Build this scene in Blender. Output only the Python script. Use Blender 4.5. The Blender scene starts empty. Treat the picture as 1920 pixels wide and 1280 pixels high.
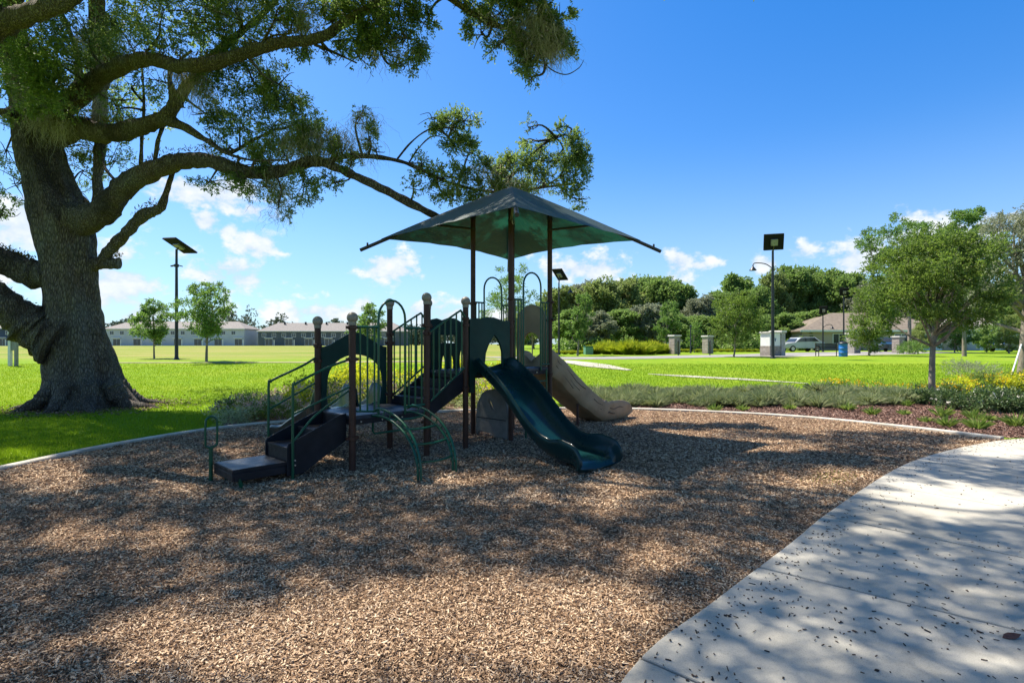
import bpy, math, random
import numpy as np
from math import radians as R, pi, sin, cos
from mathutils import Vector, Matrix, noise as mn
from mathutils.geometry import tessellate_polygon

S = bpy.context.scene
COL = S.collection
# ------------------------------------------------------------------ camera
F = 1010.0 / 1920.0 * 36.0
cam_d = bpy.data.cameras.new('camera'); cam = bpy.data.objects.new('camera', cam_d); COL.objects.link(cam)
cam_d.lens = F; cam_d.sensor_width = 36; cam_d.clip_end = 3000; cam_d.clip_start = 0.05
cam.location = (0, 0, 1.7); cam.rotation_euler = (R(90), 0, 0)
cam_d.shift_y = 5.0 / 1920.0
S.camera = cam
# ------------------------------------------------------------------ sun, sky, exposure
SUN_EL = R(58); SUN_AZ = R(-60)            # azimuth from +Y towards +X
SD = Vector((sin(SUN_AZ) * cos(SUN_EL), cos(SUN_AZ) * cos(SUN_EL), sin(SUN_EL)))
sun_d = bpy.data.lights.new('sun', 'SUN'); sun = bpy.data.objects.new('sun', sun_d); COL.objects.link(sun)
sun_d.energy = 5.0; sun_d.angle = R(0.7); sun_d.color = (1.0, 0.92, 0.79)
sun.rotation_euler = SD.to_track_quat('Z', 'Y').to_euler(); sun.location = (0, 0, 60)
S.view_settings.view_transform = 'Standard'; S.view_settings.look = 'None'
S.view_settings.exposure = 1.02; S.view_settings.gamma = 1.0; S.view_settings.use_curve_mapping = False
S.cycles.max_bounces = 7; S.cycles.diffuse_bounces = 4; S.cycles.transparent_max_bounces = 4
S.cycles.transmission_bounces = 3; S.cycles.glossy_bounces = 3; S.cycles.use_denoising = True
S.cycles.caustics_reflective = False; S.cycles.caustics_refractive = False; S.cycles.sample_clamp_indirect = 6

W = bpy.data.worlds.new('World'); S.world = W; W.use_nodes = True
wn, wl = W.node_tree.nodes, W.node_tree.links
wn.clear()
def wN(t, **k):
    n = wn.new(t)
    for a, b in k.items(): setattr(n, a, b)
    return n
def wM(op, a, b=None, c=None, clamp=False):
    n = wn.new('ShaderNodeMath'); n.operation = op; n.use_clamp = clamp
    for i, v in enumerate((a, b, c)):
        if v is None: continue
        if isinstance(v, (int, float)): n.inputs[i].default_value = v
        else: wl.new(v, n.inputs[i])
    return n.outputs[0]
sky = wN('ShaderNodeTexSky', sky_type='NISHITA', sun_disc=False, sun_elevation=SUN_EL, sun_rotation=SUN_AZ,
         air_density=1.0, dust_density=0.6, ozone_density=2.2, altitude=20)
hsv = wN('ShaderNodeHueSaturation'); hsv.inputs['Saturation'].default_value = 1.18; hsv.inputs['Value'].default_value = 1.0
wl.new(sky.outputs[0], hsv.inputs['Color'])
tc = wN('ShaderNodeTexCoord'); sx = wN('ShaderNodeSeparateXYZ'); wl.new(tc.outputs['Generated'], sx.inputs[0])
az = wM('ARCTAN2', sx.outputs[0], sx.outputs[1]); el = wM('ARCSINE', sx.outputs[2])
nz = wN('ShaderNodeTexNoise', noise_dimensions='3D'); nz.inputs['Scale'].default_value = 20; nz.inputs['Detail'].default_value = 7
nz.inputs['Roughness'].default_value = 0.58
mp = wN('ShaderNodeMapping'); mp.inputs['Scale'].default_value = (1, 1, 1.5); wl.new(tc.outputs['Generated'], mp.inputs[0]); wl.new(mp.outputs[0], nz.inputs['Vector'])
# cumulus puffs by bearing and height above the horizon (degrees): centre, half-widths, density
CL = [(-12.7, 7.9, 2.7, 1.45, 1), (7.0, 7.9, 3.4, 1.3, .9), (9.3, 7.6, 2.2, 1.5, 1), (17.2, 8.2, 1.6, 1.5, .9), (19.2, 7.9, 2.8, .9, .62), (17, 6.8, 3, .9, .5),
      (-27.5, 6.6, 3.6, 1.6, .95), (-25.5, 9.4, 2.1, 1.3, .95), (-29.6, 11.2, 1.3, 1.1, .95), (-27.8, 10.4, .9, .8, .8), (-29.5, 13.8, 4.5, 1.5, 1.0), (-25.5, 12.6, 2.0, .9, .9),
      (-36.5, 5.2, 4.0, 3.0, .95), (-42.5, 9.4, 3.4, 2.3, 1), (-43.5, 5.5, 4.5, 1.8, .7), (-33, 2.6, 7, 1.3, .7), (-20, 3.1, 6.0, 1.3, .75), (-9, 3.3, 5.5, 1.5, .8), (-15, 4.0, 1.6, 1.2, .7), (-2, 3.0, 5, 1.3, .6),
      (27.8, 8.6, 2.6, .9, .7), (25.3, 7.6, 1.8, 1.1, .7), (33.2, 7.3, 2.6, 1.6, 1), (38, 8.6, 3.4, 1.6, 1), (35.8, 7.5, 3.0, 1.2, .9), (14, 5.2, 6, 1.4, .5), (55, 9, 7, 2.5, 1), (-62, 8, 9, 3, 1), (80, 7, 9, 3, 1), (-95, 7, 12, 3, 1), (130, 8, 20, 3, 1), (180, 6, 12, 3, 1)]
mx = None
for a0, e0, wa, we, dn in CL:
    da = wM('MULTIPLY', wM('SUBTRACT', az, R(a0)), 1 / R(wa * 1.22)); de = wM('MULTIPLY', wM('SUBTRACT', el, R(e0)), 1 / R(we * 1.2))
    q = wM('SUBTRACT', dn, wM('SQRT', wM('ADD', wM('MULTIPLY', da, da), wM('MULTIPLY', de, de))))
    mx = q if mx is None else wM('MAXIMUM', mx, q)
mx = wM('MAXIMUM', mx, -1.6)
dens = wM('ADD', wM('MULTIPLY', mx, 0.62), wM('MULTIPLY', wM('SUBTRACT', nz.outputs['Fac'], 0.5), 3.0))
mr = wN('ShaderNodeMapRange', interpolation_type='SMOOTHSTEP'); wl.new(dens, mr.inputs[0])
mr.inputs[1].default_value = -0.08; mr.inputs[2].default_value = 0.46; mr.inputs[3].default_value = 0; mr.inputs[4].default_value = 0.92
shade = wN('ShaderNodeMapRange'); wl.new(nz.outputs['Fac'], shade.inputs[0])
shade.inputs[1].default_value = .42; shade.inputs[2].default_value = .68; shade.inputs[3].default_value = 0; shade.inputs[4].default_value = 1
cc = wN('ShaderNodeMix', data_type='RGBA'); wl.new(shade.outputs[0], cc.inputs[0])
cc.inputs[6].default_value = (4.3, 5.0, 6.0, 1); cc.inputs[7].default_value = (6.6, 6.7, 6.8, 1)
tint = wN('ShaderNodeMix', data_type='RGBA', blend_type='MULTIPLY'); tint.inputs[0].default_value = 1; wl.new(hsv.outputs[0], tint.inputs[6]); 
dk1 = wN('ShaderNodeMapRange', interpolation_type='SMOOTHSTEP'); wl.new(el, dk1.inputs[0]); dk1.inputs[1].default_value = R(6); dk1.inputs[2].default_value = R(38)
dk2 = wN('ShaderNodeMapRange', interpolation_type='SMOOTHSTEP'); wl.new(az, dk2.inputs[0]); dk2.inputs[1].default_value = R(-35); dk2.inputs[2].default_value = R(50)
dk = wN('ShaderNodeMix', data_type='RGBA'); wl.new(wM('MULTIPLY', dk1.outputs[0], dk2.outputs[0]), dk.inputs[0]); dk.inputs[6].default_value = (.70, 1.0, 1.28, 1); dk.inputs[7].default_value = (.24, .95, 1.45, 1); 
hi1 = wN('ShaderNodeMapRange', interpolation_type='SMOOTHSTEP'); wl.new(el, hi1.inputs[0]); hi1.inputs[1].default_value = R(38); hi1.inputs[2].default_value = R(62)
dz = wN('ShaderNodeMix', data_type='RGBA'); wl.new(hi1.outputs[0], dz.inputs[0]); wl.new(dk.outputs[2], dz.inputs[6]); dz.inputs[7].default_value = (1.12, 1.02, .98, 1); wl.new(dz.outputs[2], tint.inputs[7])
# pale air near the horizon
hz = wN('ShaderNodeMapRange', interpolation_type='SMOOTHSTEP'); wl.new(el, hz.inputs[0])
hz.inputs[1].default_value = R(-2); hz.inputs[2].default_value = R(21); hz.inputs[3].default_value = .52; hz.inputs[4].default_value = 0
hm = wN('ShaderNodeMix', data_type='RGBA'); wl.new(hz.outputs[0], hm.inputs[0]); wl.new(tint.outputs[2], hm.inputs[6]); hm.inputs[7].default_value = (3.9, 5.0, 6.2, 1)
cm = wN('ShaderNodeMix', data_type='RGBA'); wl.new(mr.outputs[0], cm.inputs[0]); wl.new(hm.outputs[2], cm.inputs[6]); wl.new(cc.outputs[2], cm.inputs[7])
bg = wN('ShaderNodeBackground'); bg.inputs[1].default_value = 0.080; wl.new(cm.outputs[2], bg.inputs[0])
wo = wN('ShaderNodeOutputWorld'); wl.new(bg.outputs[0], wo.inputs[0])

# ------------------------------------------------------------------ terrain: a flat play area, the park beyond lies 0.8 m higher
_zy = [(-1e4, 0), (14.2, 0), (16, .05), (18, .15), (21, .34), (24, .54), (27, .70), (30, .79), (34, .83), (45, .87), (180, 1.15), (1e4, 1.15)]
_ZX = np.array([a for a, b in _zy]); _ZZ = np.array([b for a, b in _zy])
def zt(y): return float(np.interp(y, _ZX, _ZZ))
def G(px, py, y0=2.0):
    """world point of the ground seen at a photograph pixel"""
    y = y0
    while y < 400:
        if 645 - 1010 * (zt(y) - 1.7) / y <= py: break
        y += 0.02 if y < 40 else .2
    return Vector((y * (px - 960) / 1010, y, zt(y)))
def P(px, py, d): return Vector((d * (px - 960) / 1010, d, 1.7 - d * (py - 645) / 1010))

# ------------------------------------------------------------------ materials
def new_mat(name):
    m = bpy.data.materials.new(name); m.use_nodes = True; nt = m.node_tree; nt.nodes.clear()
    out = nt.nodes.new('ShaderNodeOutputMaterial'); return m, nt, out
def nd(nt, t, ins=None, **k):
    n = nt.nodes.new(t)
    for a, b in k.items(): setattr(n, a, b)
    for a, b in (ins or {}).items():
        if hasattr(b, 'is_linked') or isinstance(b, bpy.types.NodeSocket): nt.links.new(b, n.inputs[a])
        else: n.inputs[a].default_value = b
    return n
def ramp(nt, fac, stops):
    r = nt.nodes.new('ShaderNodeValToRGB'); nt.links.new(fac, r.inputs[0])
    e = r.color_ramp.elements
    while len(e) < len(stops): e.new(0.5)
    for i, (p, c) in enumerate(stops): e[i].position = p; e[i].color = (*c, 1) if len(c) == 3 else c
    return r.outputs[0]
def mixc(nt, f, a, b, mode='MIX'):
    n = nt.nodes.new('ShaderNodeMix'); n.data_type = 'RGBA'; n.blend_type = mode
    for i, v in ((0, f), (6, a), (7, b)):
        if isinstance(v, bpy.types.NodeSocket): nt.links.new(v, n.inputs[i])
        else: n.inputs[i].default_value = v if not isinstance(v, tuple) else ((*v, 1) if len(v) == 3 else v)
    return n.outputs[2]
def tex(nt, kind='Noise', scale=5, detail=4, rough=.55, coord='Object', sc=None, dist=0, **k):
    c = nt.nodes.new('ShaderNodeTexCoord'); v = c.outputs[coord]
    if sc:
        m = nt.nodes.new('ShaderNodeMapping'); m.inputs['Scale'].default_value = sc; nt.links.new(v, m.inputs[0]); v = m.outputs[0]
    t = nt.nodes.new('ShaderNodeTex' + kind); nt.links.new(v, t.inputs['Vector']); t.inputs['Scale'].default_value = scale
    if kind == 'Noise':
        t.inputs['Detail'].default_value = detail; t.inputs['Roughness'].default_value = rough; t.inputs['Distortion'].default_value = dist
    for a, b in k.items(): setattr(t, a, b)
    return t
def surf(name, c0, c1=None, rough=.6, scale=6, spec=.5, bump=0, bscale=40, metal=0, coat=0, detail=5, sc=None, stops=None, lo=.35, hi=.65, coord='Object'):
    m, nt, out = new_mat(name); c1 = c1 or c0
    t = tex(nt, scale=scale, detail=detail, sc=sc, coord=coord)
    col = ramp(nt, t.outputs[0], stops or [(lo, c0), (hi, c1)])
    rr = ramp(nt, tex(nt, scale=scale * 2.3, coord=coord).outputs[0], [(.3, (rough * .85,) * 3), (.7, (min(1, rough * 1.15),) * 3)])
    b = nd(nt, 'ShaderNodeBsdfPrincipled', {'Base Color': col, 'Roughness': rr, 'Metallic': metal, 'Specular IOR Level': spec, 'Coat Weight': coat})
    if bump:
        bt = tex(nt, scale=bscale, detail=6, sc=sc, coord=coord)
        bp = nd(nt, 'ShaderNodeBump', {'Strength': bump, 'Distance': .02, 'Height': bt.outputs[0]}); nt.links.new(bp.outputs[0], b.inputs['Normal'])
    nt.links.new(b.outputs[0], out.inputs[0]); return m
def leafmat(name, stops, trans=.45, tcol=(.30, .42, .05), big=.35, rough=.5, spec=.35):
    m, nt, out = new_mat(name)
    g = nd(nt, 'ShaderNodeNewGeometry'); t = tex(nt, scale=big, detail=3)
    v = nd(nt, 'ShaderNodeMath', {0: g.outputs['Random Per Island'], 1: .6}, operation='MULTIPLY')
    v2 = nd(nt, 'ShaderNodeMath', {0: t.outputs[0], 1: .75, 2: v.outputs[0]}, operation='MULTIPLY_ADD')
    col = ramp(nt, v2.outputs[0], stops)
    d = nd(nt, 'ShaderNodeBsdfPrincipled', {'Base Color': col, 'Roughness': rough, 'Specular IOR Level': spec})
    tr = nd(nt, 'ShaderNodeBsdfTranslucent', {'Color': mixc(nt, .55, col, tcol)})
    mx_ = nd(nt, 'ShaderNodeMixShader', {0: trans, 1: d.outputs[0], 2: tr.outputs[0]})
    nt.links.new(mx_.outputs[0], out.inputs[0]); return m

M = {}
M['post'] = surf('brown_post_paint', (.050, .020, .013), (.070, .030, .019), spec=.28, rough=.5, bump=.05, bscale=200)
M['cap'] = surf('tan_cap_plastic', (.22, .185, .14), (.27, .225, .17), rough=.5)
M['green'] = surf('green_tube_paint', (.002, .062, .030), (.004, .082, .040), rough=.35, coat=.12, spec=.35)
M['gpanel'] = surf('dark_green_plastic', (.003, .026, .022), (.005, .038, .031), spec=.22, rough=.5, scale=3, bump=.08, bscale=90)
M['gslide'] = surf('glossy_green_slide_plastic', (.002, .023, .026), (.004, .034, .037), rough=.30, scale=2, coat=.18, spec=.25)
M['deck'] = surf('rubber_coated_deck', (.022, .027, .036), (.042, .052, .066), spec=.4, rough=.42, scale=5, bump=.25, bscale=160)
M['stair'] = surf('dark_stair_coating', (.010, .010, .013), (.018, .018, .023), spec=.22, rough=.5, scale=5, bump=.2, bscale=150)
M['bolt'] = surf('bolt_steel', (.45, .45, .45), rough=.35, metal=.8)
M['tan'] = surf('tan_slide_plastic', (.26, .175, .095), (.36, .25, .14), rough=.6, scale=2.5, bump=.5, bscale=5, sc=(1, 1, 1))
M['greyrock'] = surf('grey_climber_plastic', (.16, .15, .13), (.22, .205, .18), rough=.7, bump=.3, bscale=20)
M['black'] = surf('black_metal', (.012, .013, .015), (.02, .021, .024), rough=.4)
M['dkbrown'] = surf('dark_bronze_metal', (.030, .024, .020), (.04, .032, .026), rough=.45)
M['matblack'] = surf('matt_black_back', (.015, .016, .018), rough=.9, spec=.08)
M['panelback'] = surf('grey_panel_backing', (.18, .18, .17), (.25, .25, .24), rough=.5)
M['solar'] = surf('solar_cells', (.012, .018, .035), (.02, .03, .05), rough=.2)
M['white'] = surf('white_paint', (.72, .72, .70), (.80, .80, .78), rough=.6, scale=2)
M['trim'] = surf('white_trim', (.62, .63, .63), (.7, .7, .7), rough=.6)
M['glass'] = surf('dark_window_glass', (.02, .025, .03), (.04, .05, .06), rough=.1, spec=.8)
M['blue'] = surf('blue_drum_plastic', (.01, .13, .42), (.015, .16, .5), rough=.4)
M['rubber'] = surf('black_rubber', (.02, .02, .02), rough=.8)
M['bark_s'] = surf('grey_sapling_bark', (.16, .13, .10), (.28, .24, .19), rough=.9, scale=9, bump=.6, bscale=25, sc=(1, 1, .3))
M['concrete_cap'] = surf('pale_stone_cap', (.50, .48, .44), (.62, .60, .56), rough=.8)

def bark_mat():
    m, nt, out = new_mat('oak_bark')
    a = tex(nt, scale=2.2, detail=6, rough=.65, sc=(1, 1, .35), dist=.6)
    v = tex(nt, 'Voronoi', scale=24, sc=(1, 1, .22), feature='DISTANCE_TO_EDGE')
    n2 = tex(nt, scale=22, detail=8, rough=.7, sc=(1, 1, .4))
    n3 = tex(nt, scale=.9, detail=5, rough=.7)
    crack = ramp(nt, v.outputs['Distance'], [(0, (.42,) * 3), (.22, (1,) * 3)])
    col = ramp(nt, n2.outputs[0], [(.28, (.10, .085, .072)), (.5, (.24, .21, .18)), (.72, (.44, .40, .355))])
    col = mixc(nt, ramp(nt, n3.outputs[0], [(.42, (0,) * 3), (.62, (.75,) * 3)]), col, (.25, .25, .22))
    col = mixc(nt, ramp(nt, a.outputs[0], [(.42, (0,) * 3), (.68, (.5,) * 3)]), col, (.17, .10, .06))
    col = mixc(nt, 1.0, col, crack, 'MULTIPLY')
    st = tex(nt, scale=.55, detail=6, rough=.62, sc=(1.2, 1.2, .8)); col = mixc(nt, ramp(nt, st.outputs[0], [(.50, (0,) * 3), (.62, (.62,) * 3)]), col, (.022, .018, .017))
    h = nd(nt, 'ShaderNodeMath', {0: crack, 1: .9, 2: n2.outputs[0]}, operation='MULTIPLY_ADD')
    bp = nd(nt, 'ShaderNodeBump', {'Strength': 1.0, 'Distance': .09, 'Height': h.outputs[0]})
    b = nd(nt, 'ShaderNodeBsdfPrincipled', {'Base Color': col, 'Roughness': .92, 'Specular IOR Level': .2, 'Normal': bp.outputs[0]})
    nt.links.new(b.outputs[0], out.inputs[0]); return m
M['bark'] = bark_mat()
M['oakleaf'] = leafmat('live_oak_leaves', [(.30, (.042, .078, .034)), (.55, (.088, .142, .054)), (.78, (.15, .205, .075)), (.95, (.29, .31, .12))], trans=.5, tcol=(.32, .50, .09), big=.5)
M['moss'] = leafmat('spanish_moss', [(.3, (.22, .215, .175)), (.6, (.34, .33, .27)), (.9, (.48, .46, .38))], trans=.4, tcol=(.36, .32, .2), big=1.2, rough=.9, spec=.1)
M['fern'] = leafmat('brown_resurrection_fern', [(.3, (.09, .07, .03)), (.6, (.16, .12, .05)), (.9, (.20, .18, .06))], trans=.3, tcol=(.26, .2, .05), big=1.5, rough=.9)
M['leaf_y'] = leafmat('young_oak_leaves', [(.30, (.05, .11, .03)), (.55, (.10, .18, .045)), (.85, (.17, .26, .07))], trans=.5, tcol=(.26, .46, .08), big=.9)
M['leaf_m'] = leafmat('parkland_leaves', [(.30, (.038, .082, .020)), (.6, (.085, .145, .032)), (.9, (.18, .23, .05))], trans=.48, tcol=(.28, .44, .06), big=.9)
M['leaf_w1'] = leafmat('wood_leaves_olive', [(.30, (.13, .17, .06)), (.6, (.24, .29, .095)), (.9, (.34, .38, .13))], trans=.5, tcol=(.34, .46, .12), big=.18)
M['leaf_w2'] = leafmat('wood_leaves_green', [(.30, (.10, .17, .055)), (.6, (.19, .28, .08)), (.9, (.30, .38, .11))], trans=.5, tcol=(.28, .46, .10), big=.18)
M['leaf_w3'] = leafmat('wood_leaves_grey', [(.30, (.13, .155, .11)), (.6, (.22, .25, .17)), (.9, (.33, .35, .25))], trans=.45, tcol=(.34, .38, .2), big=.18)
M['hedge'] = leafmat('lime_grass_blades', [(.30, (.22, .30, .03)), (.6, (.38, .46, .04)), (.9, (.55, .58, .07))], trans=.5, tcol=(.7, .75, .06), big=.8)
M['muhly'] = leafmat('grey_green_blades', [(.30, (.17, .22, .11)), (.6, (.30, .36, .19)), (.9, (.46, .48, .29))], trans=.5, tcol=(.5, .56, .24), big=.8)
M['tuft'] = leafmat('fresh_green_blades', [(.30, (.10, .18, .04)), (.6, (.20, .30, .07)), (.9, (.34, .40, .12))], trans=.5, tcol=(.36, .5, .08), big=.8)
M['grass'] = leafmat('lawn_blades', [(.28, (.065, .145, .010)), (.55, (.13, .235, .012)), (.85, (.25, .33, .018))], trans=.5, tcol=(.36, .55, .01), big=.45, rough=.6, spec=.2)
M['shrubdark'] = leafmat('dark_shrub_leaves', [(.30, (.035, .075, .035)), (.6, (.07, .125, .045)), (.9, (.14, .19, .07))], trans=.3, tcol=(.1, .2, .04), big=1.5)
M['shrublime'] = leafmat('lime_shrub_leaves', [(.30, (.26, .32, .015)), (.6, (.46, .52, .025)), (.9, (.65, .68, .05))], trans=.5, tcol=(.8, .8, .03), big=1.5)
M['petal_y'] = leafmat('orange_yellow_petals', [(.30, (.55, .26, .01)), (.6, (.75, .45, .01)), (.9, (.85, .65, .03))], trans=.3, tcol=(.8, .5, .01), big=1.5)
M['petal_p'] = leafmat('pale_pink_blossom', [(.30, (.40, .26, .20)), (.6, (.55, .40, .32)), (.9, (.70, .60, .50))], trans=.3, tcol=(.6, .4, .3), big=1.5)
M['petal_w'] = leafmat('white_blossom', [(.30, (.6, .6, .5)), (.6, (.7, .7, .6)), (.9, (.8, .8, .75))], trans=.3, tcol=(.7, .7, .6), big=1.5)

# ------------------------------------------------------------------ mesh helpers
def npmesh(name, V, Fq, mat=None, smooth=False):
    """V (n,3) array, Fq (m,k) int array, one polygon size"""
    me = bpy.data.meshes.new(name); V = np.asarray(V, np.float32); Fq = np.asarray(Fq, np.int32)
    n, m, k = len(V), len(Fq), Fq.shape[1]
    me.vertices.add(n); me.vertices.foreach_set('co', V.ravel())
    me.loops.add(m * k); me.loops.foreach_set('vertex_index', Fq.ravel())
    me.polygons.add(m); me.polygons.foreach_set('loop_start', np.arange(0, m * k, k, dtype=np.int32))
    me.polygons.foreach_set('use_smooth', np.full(m, smooth, bool))
    me.update(calc_edges=True); me.validate()
    if mat: me.materials.append(mat)
    return me
def link(name, me, parent=None, loc=(0, 0, 0), rz=0):
    o = bpy.data.objects.new(name, me); COL.objects.link(o); o.location = loc; o.rotation_euler = (0, 0, rz)
    if parent: o.parent = parent
    return o
def tag(o, label=None, cat=None, group=None, kind=None):
    if label: o['label'] = label
    if cat: o['category'] = cat
    if group: o['group'] = group
    if kind: o['kind'] = kind
    return o
def thing(name, label, cat, loc=(0, 0, 0), rz=0, group=None):
    return tag(link(name, None, None, loc, rz), label, cat, group)
def copy_tree(o, parent=None):
    c = o.copy(); COL.objects.link(c)
    if parent: c.parent = parent
    for ch in [x for x in bpy.data.objects if x.parent == o]: copy_tree(ch, c)
    return c
def spline(pts, n=6):
    pts = [Vector(p) for p in pts]
    if len(pts) < 3: return pts
    out = []
    for i in range(len(pts) - 1):
        p0 = pts[i - 1] if i else pts[0] * 2 - pts[1]; p1 = pts[i]; p2 = pts[i + 1]
        p3 = pts[i + 2] if i + 2 < len(pts) else pts[-1] * 2 - pts[-2]
        for j in range(n):
            t = j / n
            out.append(.5 * ((2 * p1) + (-p0 + p2) * t + (2 * p0 - 5 * p1 + 4 * p2 - p3) * t * t + (-p0 + 3 * p1 - 3 * p2 + p3) * t ** 3))
    out.append(pts[-1]); return out
def frames(path):
    path = [Vector(p) for p in path]; T = []
    for i in range(len(path)):
        a = path[max(0, i - 1)]; b = path[min(len(path) - 1, i + 1)]; T.append((b - a).normalized())
    t = T[0]; up = Vector((0, 0, 1)) if abs(t.z) < .9 else Vector((1, 0, 0))
    n = (up - t * up.dot(t)).normalized(); N = []
    for t in T:
        n = (n - t * n.dot(t)); n = n.normalized() if n.length > 1e-6 else t.orthogonal().normalized(); N.append(n)
    return path, T, N
class MB:
    def __init__(s): s.v = []; s.f = []
    def add(s, v, f):
        o = len(s.v); s.v += [tuple(x) for x in v]; s.f += [[i + o for i in q] for q in f]; return s
    def box(s, x0, x1, y0, y1, z0, z1):
        return s.add([(x0, y0, z0), (x1, y0, z0), (x1, y1, z0), (x0, y1, z0), (x0, y0, z1), (x1, y0, z1), (x1, y1, z1), (x0, y1, z1)],
                     [[0, 3, 2, 1], [4, 5, 6, 7], [0, 1, 5, 4], [1, 2, 6, 5], [2, 3, 7, 6], [3, 0, 4, 7]])
    def obox(s, c, ax, ay, az_):
        c, ax, ay, az_ = map(Vector, (c, ax, ay, az_)); v = []
        for k in (-1, 1):
            for i, j in ((-1, -1), (1, -1), (1, 1), (-1, 1)): v.append(c + ax * i + ay * j + az_ * k)
        return s.add(v, [[0, 3, 2, 1], [4, 5, 6, 7], [0, 1, 5, 4], [1, 2, 6, 5], [2, 3, 7, 6], [3, 0, 4, 7]])
    def tube(s, path, r, n=10, caps=True):
        path, T, N = frames(path); rs = r if isinstance(r, (list, tuple)) else [r] * len(path); v = []; f = []
        for p, t, nn, q in zip(path, T, N, rs):
            b = t.cross(nn)
            for k in range(n):
                a = 2 * pi * k / n; v.append(p + (nn * cos(a) + b * sin(a)) * q)
        for i in range(len(path) - 1):
            for k in range(n): f.append([i * n + k, i * n + (k + 1) % n, (i + 1) * n + (k + 1) % n, (i + 1) * n + k])
        if caps: f.append(list(range(n))[::-1]); f.append([(len(path) - 1) * n + k for k in range(n)])
        return s.add(v, f)
    def lathe(s, prof, c=(0, 0, 0), n=20):
        c = Vector(c); v = []; f = []
        for r, z in prof:
            for k in range(n): v.append(c + Vector((r * cos(2 * pi * k / n), r * sin(2 * pi * k / n), z)))
        for i in range(len(prof) - 1):
            for k in range(n): f.append([i * n + k, i * n + (k + 1) % n, (i + 1) * n + (k + 1) % n, (i + 1) * n + k])
        f.append(list(range(n))[::-1]); f.append([(len(prof) - 1) * n + k for k in range(n)])
        return s.add(v, f)
    def plate(s, outline, holes, o, ex, ey, nrm, th):
        """polygon with holes in the plane o + x*ex + y*ey, thickness th along nrm"""
        o, ex, ey, nrm = map(Vector, (o, ex, ey, nrm)); loops = [outline] + holes
        tri = tessellate_polygon([[Vector((x, y, 0)) for x, y in l] for l in loops])
        flat = [p for l in loops for p in l]; n = len(flat)
        v = [o + ex * x + ey * y for x, y in flat] + [o + ex * x + ey * y + nrm * th for x, y in flat]
        f = [[a, b, c] for a, b, c in tri] + [[c + n, b + n, a + n] for a, b, c in tri]; b0 = 0
        for l in loops:
            m = len(l)
            for i in range(m): j = (i + 1) % m; f.append([b0 + i, b0 + j, b0 + j + n, b0 + i + n])
            b0 += m
        return s.add(v, f)
    def sweep(s, path, profs, up=None, closed_prof=True):
        """profs: one list of (side, height) per path point"""
        path, T, N = frames(path); v = []; f = []; n = len(profs[0])
        for p, t, pr in zip(path, T, profs):
            side = t.cross(Vector((0, 0, 1))).normalized(); nn = side.cross(t).normalized()
            for x, y in pr: v.append(p + side * x + nn * y)
        for i in range(len(path) - 1):
            for k in range(n if closed_prof else n - 1):
                f.append([i * n + k, i * n + (k + 1) % n, (i + 1) * n + (k + 1) % n, (i + 1) * n + k])
        if closed_prof:
            f.append(list(range(n))[::-1]); f.append([(len(path) - 1) * n + k for k in range(n)])
        return s.add(v, f)
    def build(s, name, mat, parent=None, bevel=0, smooth=True, loc=(0, 0, 0), rz=0, sub=0):
        me = bpy.data.meshes.new(name); me.from_pydata(s.v, [], s.f)
        import bmesh
        bm = bmesh.new(); bm.from_mesh(me); bmesh.ops.recalc_face_normals(bm, faces=bm.faces); bm.to_mesh(me); bm.free()
        me.materials.append(mat)
        if smooth: me.polygons.foreach_set('use_smooth', [True] * len(me.polygons)); me.set_sharp_from_angle(angle=R(38))
        o = link(name, me, parent, loc, rz)
        if bevel:
            m = o.modifiers.new('bevel', 'BEVEL'); m.width = bevel; m.segments = 2; m.limit_method = 'ANGLE'; m.angle_limit = R(38)
        if sub:
            m = o.modifiers.new('subdiv', 'SUBSURF'); m.levels = m.render_levels = sub
        return o
# ================================================================== ground
def pip(px, py, poly):
    x = np.asarray(px); y = np.asarray(py); c = np.zeros(x.shape, bool); n = len(poly)
    for i in range(n):
        x1, y1 = poly[i][:2]; x2, y2 = poly[(i + 1) % n][:2]
        if y1 == y2: continue
        c ^= ((y1 > y) != (y2 > y)) & (x < (x2 - x1) * (y - y1) / (y2 - y1) + x1)
    return c
def ground_mat():
    m, nt, out = new_mat('lawn_ground')
    g = tex(nt, scale=.35, detail=6, rough=.6); f = tex(nt, scale=9, detail=8, rough=.75, sc=(1, .8, 1))
    lawn = ramp(nt, f.outputs[0], [(.30, (.07, .148, .008)), (.5, (.145, .25, .012)), (.68, (.26, .35, .018))])
    lawn = mixc(nt, ramp(nt, g.outputs[0], [(.45, (0,) * 3), (.75, (.6,) * 3)]), lawn, (.27, .32, .03))
    f2 = tex(nt, scale=.16, detail=9, rough=.75, sc=(.22, 1, 1))
    field = ramp(nt, f2.outputs[0], [(.34, (.09, .17, .018)), (.46, (.17, .225, .028)), (.55, (.26, .24, .075)), (.64, (.14, .21, .025))])
    sep = nd(nt, 'ShaderNodeSeparateXYZ', {0: nd(nt, 'ShaderNodeNewGeometry').outputs['Position']})
    fy = nd(nt, 'ShaderNodeMapRange', {0: sep.outputs[1], 1: 29, 2: 36}); 
    fx = nd(nt, 'ShaderNodeMapRange', {0: sep.outputs[0], 1: 2, 2: -1})
    k = nd(nt, 'ShaderNodeMath', {0: fy.outputs[0], 1: fx.outputs[0]}, operation='MULTIPLY')
    col = mixc(nt, k.outputs[0], lawn, field)
    bp = nd(nt, 'ShaderNodeBump', {'Strength': .7, 'Distance': .04, 'Height': f.outputs[0]})
    b = nd(nt, 'ShaderNodeBsdfPrincipled', {'Base Color': col, 'Roughness': .95, 'Specular IOR Level': .1, 'Normal': bp.outputs[0]})
    nt.links.new(b.outputs[0], out.inputs[0]); return m
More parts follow.
